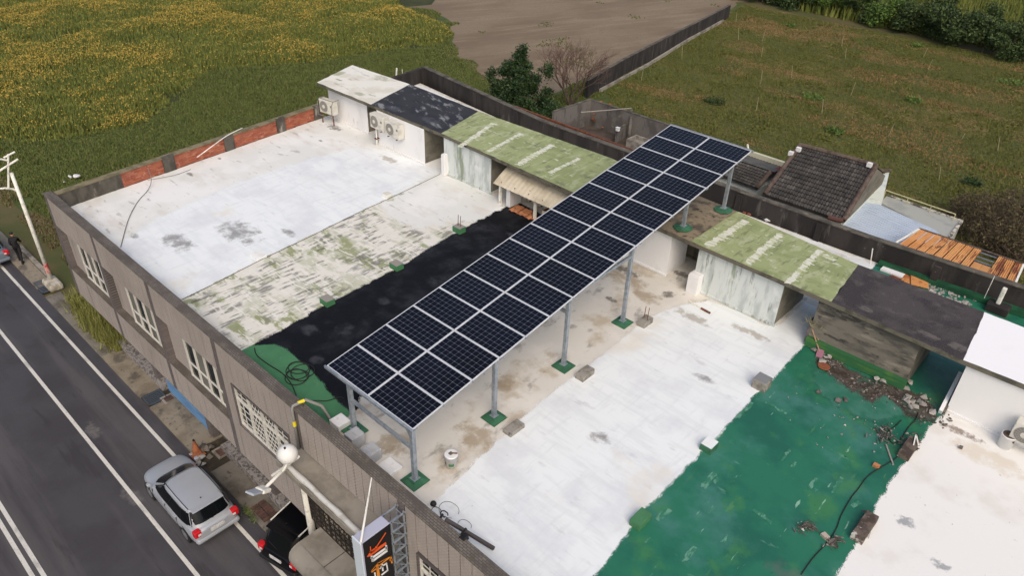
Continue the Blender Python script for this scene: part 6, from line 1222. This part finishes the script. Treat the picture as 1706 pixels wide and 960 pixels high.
bl += [(-.2, .1, 5.0, .5, .5, .8), (1.9, .9, 4.0, .42, .42, .8), (-2.2, -.9, 3.2, .5, .5, .7), (.2, 0, 5.5, .3, .3, .5), (-.6, .2, 4.6, .5, .5, .6)]
tree('leafy_tree', 'dense dark green tree behind the rear parapet', tb, bl, 36000, .19, LEAFD, BARK)
# bare tree
t = thing('bare_tree', 'leafless reddish tree beside the dark green tree', 'tree', tuple(at(950, 176, 0))); m = MB(); tw = MB(); b0 = Vector(at(950, 176, 0)); BT = M('bare_twig', S(112, 90, 82), .95, island=[S(92, 72, 66), S(128, 106, 96), S(80, 64, 58)])
def grow(p, d, l, r_, dep):
    q = p + d * l; mid = p + d * l * .5 + Vector((random.gauss(0, .04), random.gauss(0, .04), 0)) * l
    (m if dep < 2 else tw).tube([p, mid, q], [r_, r_ * .85, r_ * .65], 5 if dep < 2 else 3, False)
    if dep >= 5: return
    for k in range(3 if dep < 4 else 3):
        a = Vector((random.gauss(0, 1), random.gauss(0, 1), random.gauss(.1, .6))).normalized(); nd = (d * .9 + a * .55 + Vector((0, 0, .1))).normalized(); grow(p.lerp(q, random.uniform(.55, 1)), nd, l * random.uniform(.62, .82), r_ * .6, dep + 1)
for k in range(7):
    a = 6.28 * k / 7; grow(b0 + Vector((.15 * math.cos(a), .15 * math.sin(a), 0)), Vector((math.cos(a) * .5, math.sin(a) * .5, 1)).normalized(), 2.05, .07, 0)
m.build('trunk', BARK, t); tw.build('crown', BT, t)
# brown shrub at the right edge, tall grass by the road
def thicket(name, label, base, rx, ry, h, n, mat1, mat2, group=None, lean=.5, leaves=0, cat='shrub'):
    t = thing(name, label, cat, base, group); m = MB()
    for k in range(n):
        a = random.uniform(0, 6.28); q = random.random() ** .5; x = base[0] + rx * q * math.cos(a); y = base[1] + ry * q * math.sin(a); hh = h * random.uniform(.45, 1) * (1.1 - .45 * q); dx = random.gauss(0, lean); dy = random.gauss(0, lean)
        m.tube([(x, y, 0), (x + dx * .4, y + dy * .4, hh * .55), (x + dx, y + dy, hh)], [.022, .014, .005], 3, False)
        for w in range(3): z = hh * random.uniform(.4, .9); f_ = z / hh; m.tube([(x + dx * f_, y + dy * f_, z), (x + dx * f_ + random.gauss(0, .25), y + dy * f_ + random.gauss(0, .25), z + random.uniform(.1, .4))], [.01, .004], 3, False)
    m.build('trunk', mat1, t)
    if leaves:
        a = rng.random(leaves) * 6.28; q = rng.random(leaves) ** .5; z = rng.random(leaves) ** .8 * h * (1.05 - .5 * q); c = np.stack([rx * 1.1 * q * np.cos(a), ry * 1.1 * q * np.sin(a), z], 1); c = c[vnoise(c[:, 0], c[:, 1] + c[:, 2], .5, 9) > .35]
        V, F = leaf_quads(c, .16); o = npmesh('crown', V, F, [mat2]); o.parent = t
    return t
BRS = M('brown_leaf', S(92, 82, 56), .9, island=[S(70, 60, 44), S(98, 86, 60), S(58, 62, 38), S(116, 100, 72), S(46, 52, 32)]); TWG = M('brown_twig', S(96, 84, 72), .95)
for i, (u, v, rx, ry, h_, lf, lab) in enumerate(((1655, 405, 1.9, 2.3, 2.9, 5200, 'large brown half leafless shrub at the right edge'), (1620, 372, 1.4, 1.4, 2.2, 2800, 'smaller brown green shrub beside the grey annex'), (1700, 380, 2.0, 2.0, 2.8, 4200, 'brown shrub cut by the right picture edge'), (1690, 430, 1.2, 1.6, 2.2, 2600, 'dark shrub behind the orange sheet roof'))):
    b = at(u, v, 0); thicket('brown_shrub', lab, (b[0], b[1], 0), rx, ry, h_, 190, TWG, BRS, 'brown shrubs behind the terrace', leaves=lf)
# dense hedge at the far side of the grass plot: single shrubs one can tell apart
LEAFH = M('hedge_leaf', S(50, 68, 36), .7, island=[S(36, 52, 30), S(52, 72, 36), S(70, 92, 44), S(42, 60, 34), S(92, 106, 52), S(30, 44, 28)])
LEAFH2 = M('hedge_leaf_light', S(80, 104, 44), .7, island=[S(58, 84, 38), S(88, 116, 48), S(112, 134, 58), S(70, 96, 42), S(50, 72, 34)])
hx = [(1222, 0, 3.2), (1262, 6, 3.0), (1300, 12, 3.4), (1340, 18, 3.2), (1382, 26, 3.4), (1424, 36, 3.6), (1466, 46, 3.8), (1506, 58, 3.6), (1546, 68, 3.8), (1588, 80, 3.6), (1630, 90, 3.6), (1672, 100, 3.6), (1712, 110, 3.6), (1250, -14, 4.4), (1290, -14, 4.4), (1330, -10, 4.4), (1370, -6, 4.4), (1400, 2, 4.4), (1430, 0, 4.2), (1500, 18, 4.3), (1570, 38, 4.0), (1640, 58, 3.6), (1700, 72, 3.6)]
for i, (u, v, h_) in enumerate(hx):
    b = at(u, v, 0); bl = []
    for k in range(12): a = random.uniform(0, 6.28); r_ = random.uniform(.3, 2.0); z = random.uniform(.4, h_ * .82); s = random.uniform(.7, 1.3); bl.append((r_ * math.cos(a), r_ * math.sin(a), z, s, s, s * .8))
    tree('hedge_shrub', 'leafy shrub in the far hedge, %s from left in the %s row' % ((ORD[i], 'front') if i < 13 else (NTH(i - 13), 'back')), (b[0], b[1] + 1.2, 0), bl, 5200, .29, LEAFH2 if i in (4, 6, 15, 16, 14) else LEAFH, BARK, 'shrubs in the far hedge', 'shrub', 4)

def blades(x, y, z0, h, w, mats, mi=None, spread=.5, k=3, name='grass', zb=None):
    """tufts of k pointed blades"""
    n = len(x); X = np.repeat(x, k); Y = np.repeat(y, k); H_ = np.repeat(h, k) * rng.uniform(.6, 1.15, n * k); a = rng.random(n * k) * 2 * np.pi; s = np.repeat(h, k) * spread * rng.random(n * k)
    X = X + rng.normal(0, .04, n * k); Y = Y + rng.normal(0, .04, n * k); Wd = w * rng.uniform(.6, 1.3, n * k); px = -np.sin(a) * Wd; py = np.cos(a) * Wd; Z0 = np.full(n * k, z0)
    V = np.stack([np.stack([X - px, Y - py, Z0], 1), np.stack([X + px, Y + py, Z0], 1), np.stack([X + np.cos(a) * s, Y + np.sin(a) * s, Z0 + H_], 1)], 1).reshape(-1, 3)
    return npmesh(name, V, np.arange(3 * n * k).reshape(-1, 3), mats, None if mi is None else np.repeat(mi, k))
def scatter(n, x0, x1, y0, y1):
    x = rng.uniform(x0, x1, n); y = rng.uniform(y0, y1, n); k = seen(x, y); return x[k], y[k]
# low meadow between crop and building
GR1 = M('meadow_grass', S(72, 90, 38), .8, island=[S(67, 82, 37), S(90, 106, 48), S(109, 118, 58), S(77, 94, 42), S(118, 115, 69), S(59, 74, 35)])
GRB = M('dry_brown_grass', S(110, 96, 66), .9, island=[S(92, 80, 58), S(119, 104, 78), S(100, 94, 58), S(136, 121, 94), S(82, 75, 51)])
x, y = scatter(330000, -64, -17, .8, 72)
soilw = [(p[0], p[1]) for p in SOILP]
jx_ = 4.5 * (vnoise(x, y, 2.4, 61) - .5); jy_ = 4.5 * (vnoise(x, y, 2.4, 62) - .5)
ok = ~inside(x + jx_, y + jy_, soilw) & ~inside(x, y, CROP) & (x < lw(y) - .4) & (y < 52)
hole = vnoise(x, y, 1.3, 3); near = np.hypot((x + 23.5) / 6.0, (y - 2.2) / 4.2) < 1.15; near |= (y < 1.5 + 1.2 * vnoise(x, y, 1.2, 8)) & (x < -22)
ok &= ~(near & (hole > .62)); x, y = x[ok], y[ok]; near = near[ok]
h = .10 + .16 * vnoise(x, y, .8, 4) * vnoise(x, y, 3.5, 6) * 1.6
tag(blades(x, y, 0, h, .035, [GR1, GRB], (near & (rng.random(len(x)) < .75)).astype(int), .7, 3, 'meadow_grass'), kind='stuff')
# yellow flowering crop
CG = M('crop_leaf', S(70, 84, 36), .75, island=[S(78, 92, 43), S(104, 116, 52), S(122, 129, 59), S(89, 103, 47), S(135, 134, 67), S(68, 84, 38)])
CY_ = M('crop_flower', S(168, 132, 36), .8, island=[S(162, 143, 71), S(184, 157, 69), S(194, 165, 77), S(165, 146, 74), S(189, 157, 62)])
x, y = scatter(430000, -150, -42, -5, 96)
ok = inside(x, y, CROP) & ~inside(x + 4 * (vnoise(x, y, 2.6, 63) - .5), y + 4 * (vnoise(x, y, 2.6, 64) - .5), soilw)
edge = vnoise(x, y, 2.0, 12); far = x < -85
gap = vnoise(x * .25 - y * .9, y * .28 + x * .95, 3.4, 14); ok &= ~((gap < .2) & (edge < .6) & (rng.random(len(x)) < .8)) & ((rng.random(len(x)) < .55) | ~far)
x, y = x[ok], y[ok]; gap = gap[ok]
edgef = np.ones(len(x)); ce = np.array(CROP_EDGE)
for i in range(len(ce) - 1):
    a, b = ce[i], ce[i + 1]; tt = np.clip(((x - a[0]) * (b[0] - a[0]) + (y - a[1]) * (b[1] - a[1])) / ((b - a) @ (b - a)), 0, 1); edgef = np.minimum(edgef, np.hypot(x - a[0] - tt * (b[0] - a[0]), y - a[1] - tt * (b[1] - a[1])) / 2.2)
h = (.34 + .36 * vnoise(x, y, 2.2, 15) + .12 * (gap > .5)) * np.clip(.35 + 1.1 * edgef, 0, 1)
yel = np.clip((gap - .22) * 3.2, .05, 1) * (.25 + .95 * np.clip((vnoise(x + .5 * y, y - .3 * x, 7.0, 51) - .28) * 2.6, 0, 1)) * np.clip(1.15 - (y - 10) / 110 + (-x - 60) / 120, .35, 1.3) * .8 * (.30 * np.clip((vnoise(x, y, 5.0, 16) - .25) * 2.2, 0, 1) + .22 * np.clip((vnoise(x, y, 1.2, 17) - .35) * 2.5, 0, 1) + .2 * np.clip((-x - 55) / 40, 0, 1))
tag(blades(x, y, 0, h, .075, [CG], None, .55, 4, 'crop_stalks'), kind='stuff')
f = rng.random(len(x)) < np.clip(yel * 2.9 + .04, 0, .92); fx, fy, fh = x[f], y[f], h[f]
nf = len(fx); c = np.stack([np.repeat(fx, 2) + rng.normal(0, .09, 2 * nf), np.repeat(fy, 2) + rng.normal(0, .09, 2 * nf), np.repeat(fh, 2) * rng.uniform(.8, 1.08, 2 * nf)], 1)
V, F = leaf_quads(c, .13, .5); tag(npmesh('crop_flowers', V, F, [CY_]), kind='stuff')
flat('crop_earth', [(p[0], p[1]) for p in CROP], .012, M('crop_soil', S(62, 66, 32), .95, [dict(col=S(48, 54, 28), scale=.6, lo=.4, hi=.6, fac=.8)], bump=.5))
# weeds on the edge of the bare field
x, y = scatter(60000, -100, -26, 36, 120); w_ = vnoise(x, y, 2.6, 21); ok = inside(x, y, soilw) & (w_ > .86); x, y = x[ok], y[ok]
tag(blades(x, y, 0, .12 + .1 * rng.random(len(x)), .05, [GR1], None, .8, 3, 'field_weeds'), kind='stuff')
# grass plot turf
GP = M('plot_grass', S(94, 92, 46), .85, island=[S(76, 86, 35), S(92, 97, 40), S(107, 107, 49), S(82, 94, 39), S(112, 107, 58), S(68, 79, 33)])
GPB = M('plot_dry_grass', S(140, 116, 82), .9, island=[S(122, 100, 63), S(148, 120, 79), S(109, 91, 56), S(161, 131, 94)])
plot = [(-24.5, 45.5), (-19.6, 40.2), (-12, 38.5), (-7, 37.5), (3.5, 36.5), (9, 37), (12, 22), (34, 22), (34, 83), (-31.5, 83.5)]
x, y = scatter(260000, -33, 34, 22, 84); ok = inside(x, y, plot); x, y = x[ok], y[ok]
br = np.clip((vnoise(x + .4 * y, y * 2.2, 4.5, 31) - .58) * 4.5 + np.clip((y - 56) / 30, 0, .5) + .5 * (vnoise(x, y, 1.1, 32) - .5), 0, 1) ** 1.6 * .55
tag(blades(x, y, 0, .07 + .12 * vnoise(x, y, 1.4, 33) ** 2, .045, [GP, GPB], (rng.random(len(x)) < br).astype(int), 1.2, 3, 'plot_grass'), kind='stuff')
for i, (u, v, r_) in enumerate(((1354, 165, 1.0), (1190, 172, .9), (1390, 222, .7), (1521, 170, .7), (1318, 45, .5), (1527, 78, .6), (1682, 140, 1.2), (1620, 308, .6))):
    b = at(u, v, 0); n = 260; a = rng.random(n) * 6.28; q = rng.random(n) ** .5 * r_; c = np.stack([q * np.cos(a), q * np.sin(a) * .8, rng.random(n) * .3 + .03], 1); V, F = leaf_quads(c, .2, .5)
    t = thing('weed_clump', ('green weed clump in the middle of the grass plot', 'dark weed clump nearest the walled yard', 'green weed clump in front of the middle one on the plot', 'small green weed clump right of the middle of the plot', 'small green weed clump near the boundary wall top end', 'small bright weed clump just below the hedge', 'large weed clump at the right picture edge below the hedge', 'dark brown weed clump above the brown shrubs')[i], 'weed', (b[0], b[1], 0), 'weed clumps on the grass plot'); o = npmesh('foliage', V, F, [LEAFD if i in (1, 7) else LEAFH2]); o.parent = t
# tall yellow-green grass beyond the hedge
x, y = scatter(70000, -60, 60, 86, 170); LG = M('far_grass', S(126, 136, 60), .85, island=[S(84, 98, 42), S(108, 118, 50), S(122, 124, 62), S(92, 104, 46)])
ok = x > -26 + (y - 86) * .2; x, y = x[ok], y[ok]; tag(blades(x, y, 0, 1.1 + .6 * vnoise(x, y, 3, 41), .16, [LG], None, .4, 3, 'far_grass'), kind='stuff')
# tall grass tuft at the facade corner and dry litter by the pole
x = rng.normal(0, 1, 900) * 1.5 - 18.9; y = rng.normal(0, 1, 900) * .22 - .28; k = (x > -22.4) & (x < -16.4); x, y = x[k], y[k]
TG = M('tall_roadside_grass', S(120, 124, 60), .8, island=[S(96, 108, 48), S(140, 140, 72), S(112, 118, 54), S(158, 150, 92), S(84, 96, 44)])
t = thing('grass_clump', 'yellow green tall grass clump at the foot of the facade corner', 'grass', (-18.9, -.3, 0)); o = blades(x, y, .05, rng.uniform(.35, .8, len(x)), .022, [TG], None, .9, 5, 'blades'); o.data.transform(Matrix.Translation((18.9, .3, 0))); o.parent = t; o['kind'] = 'stuff'
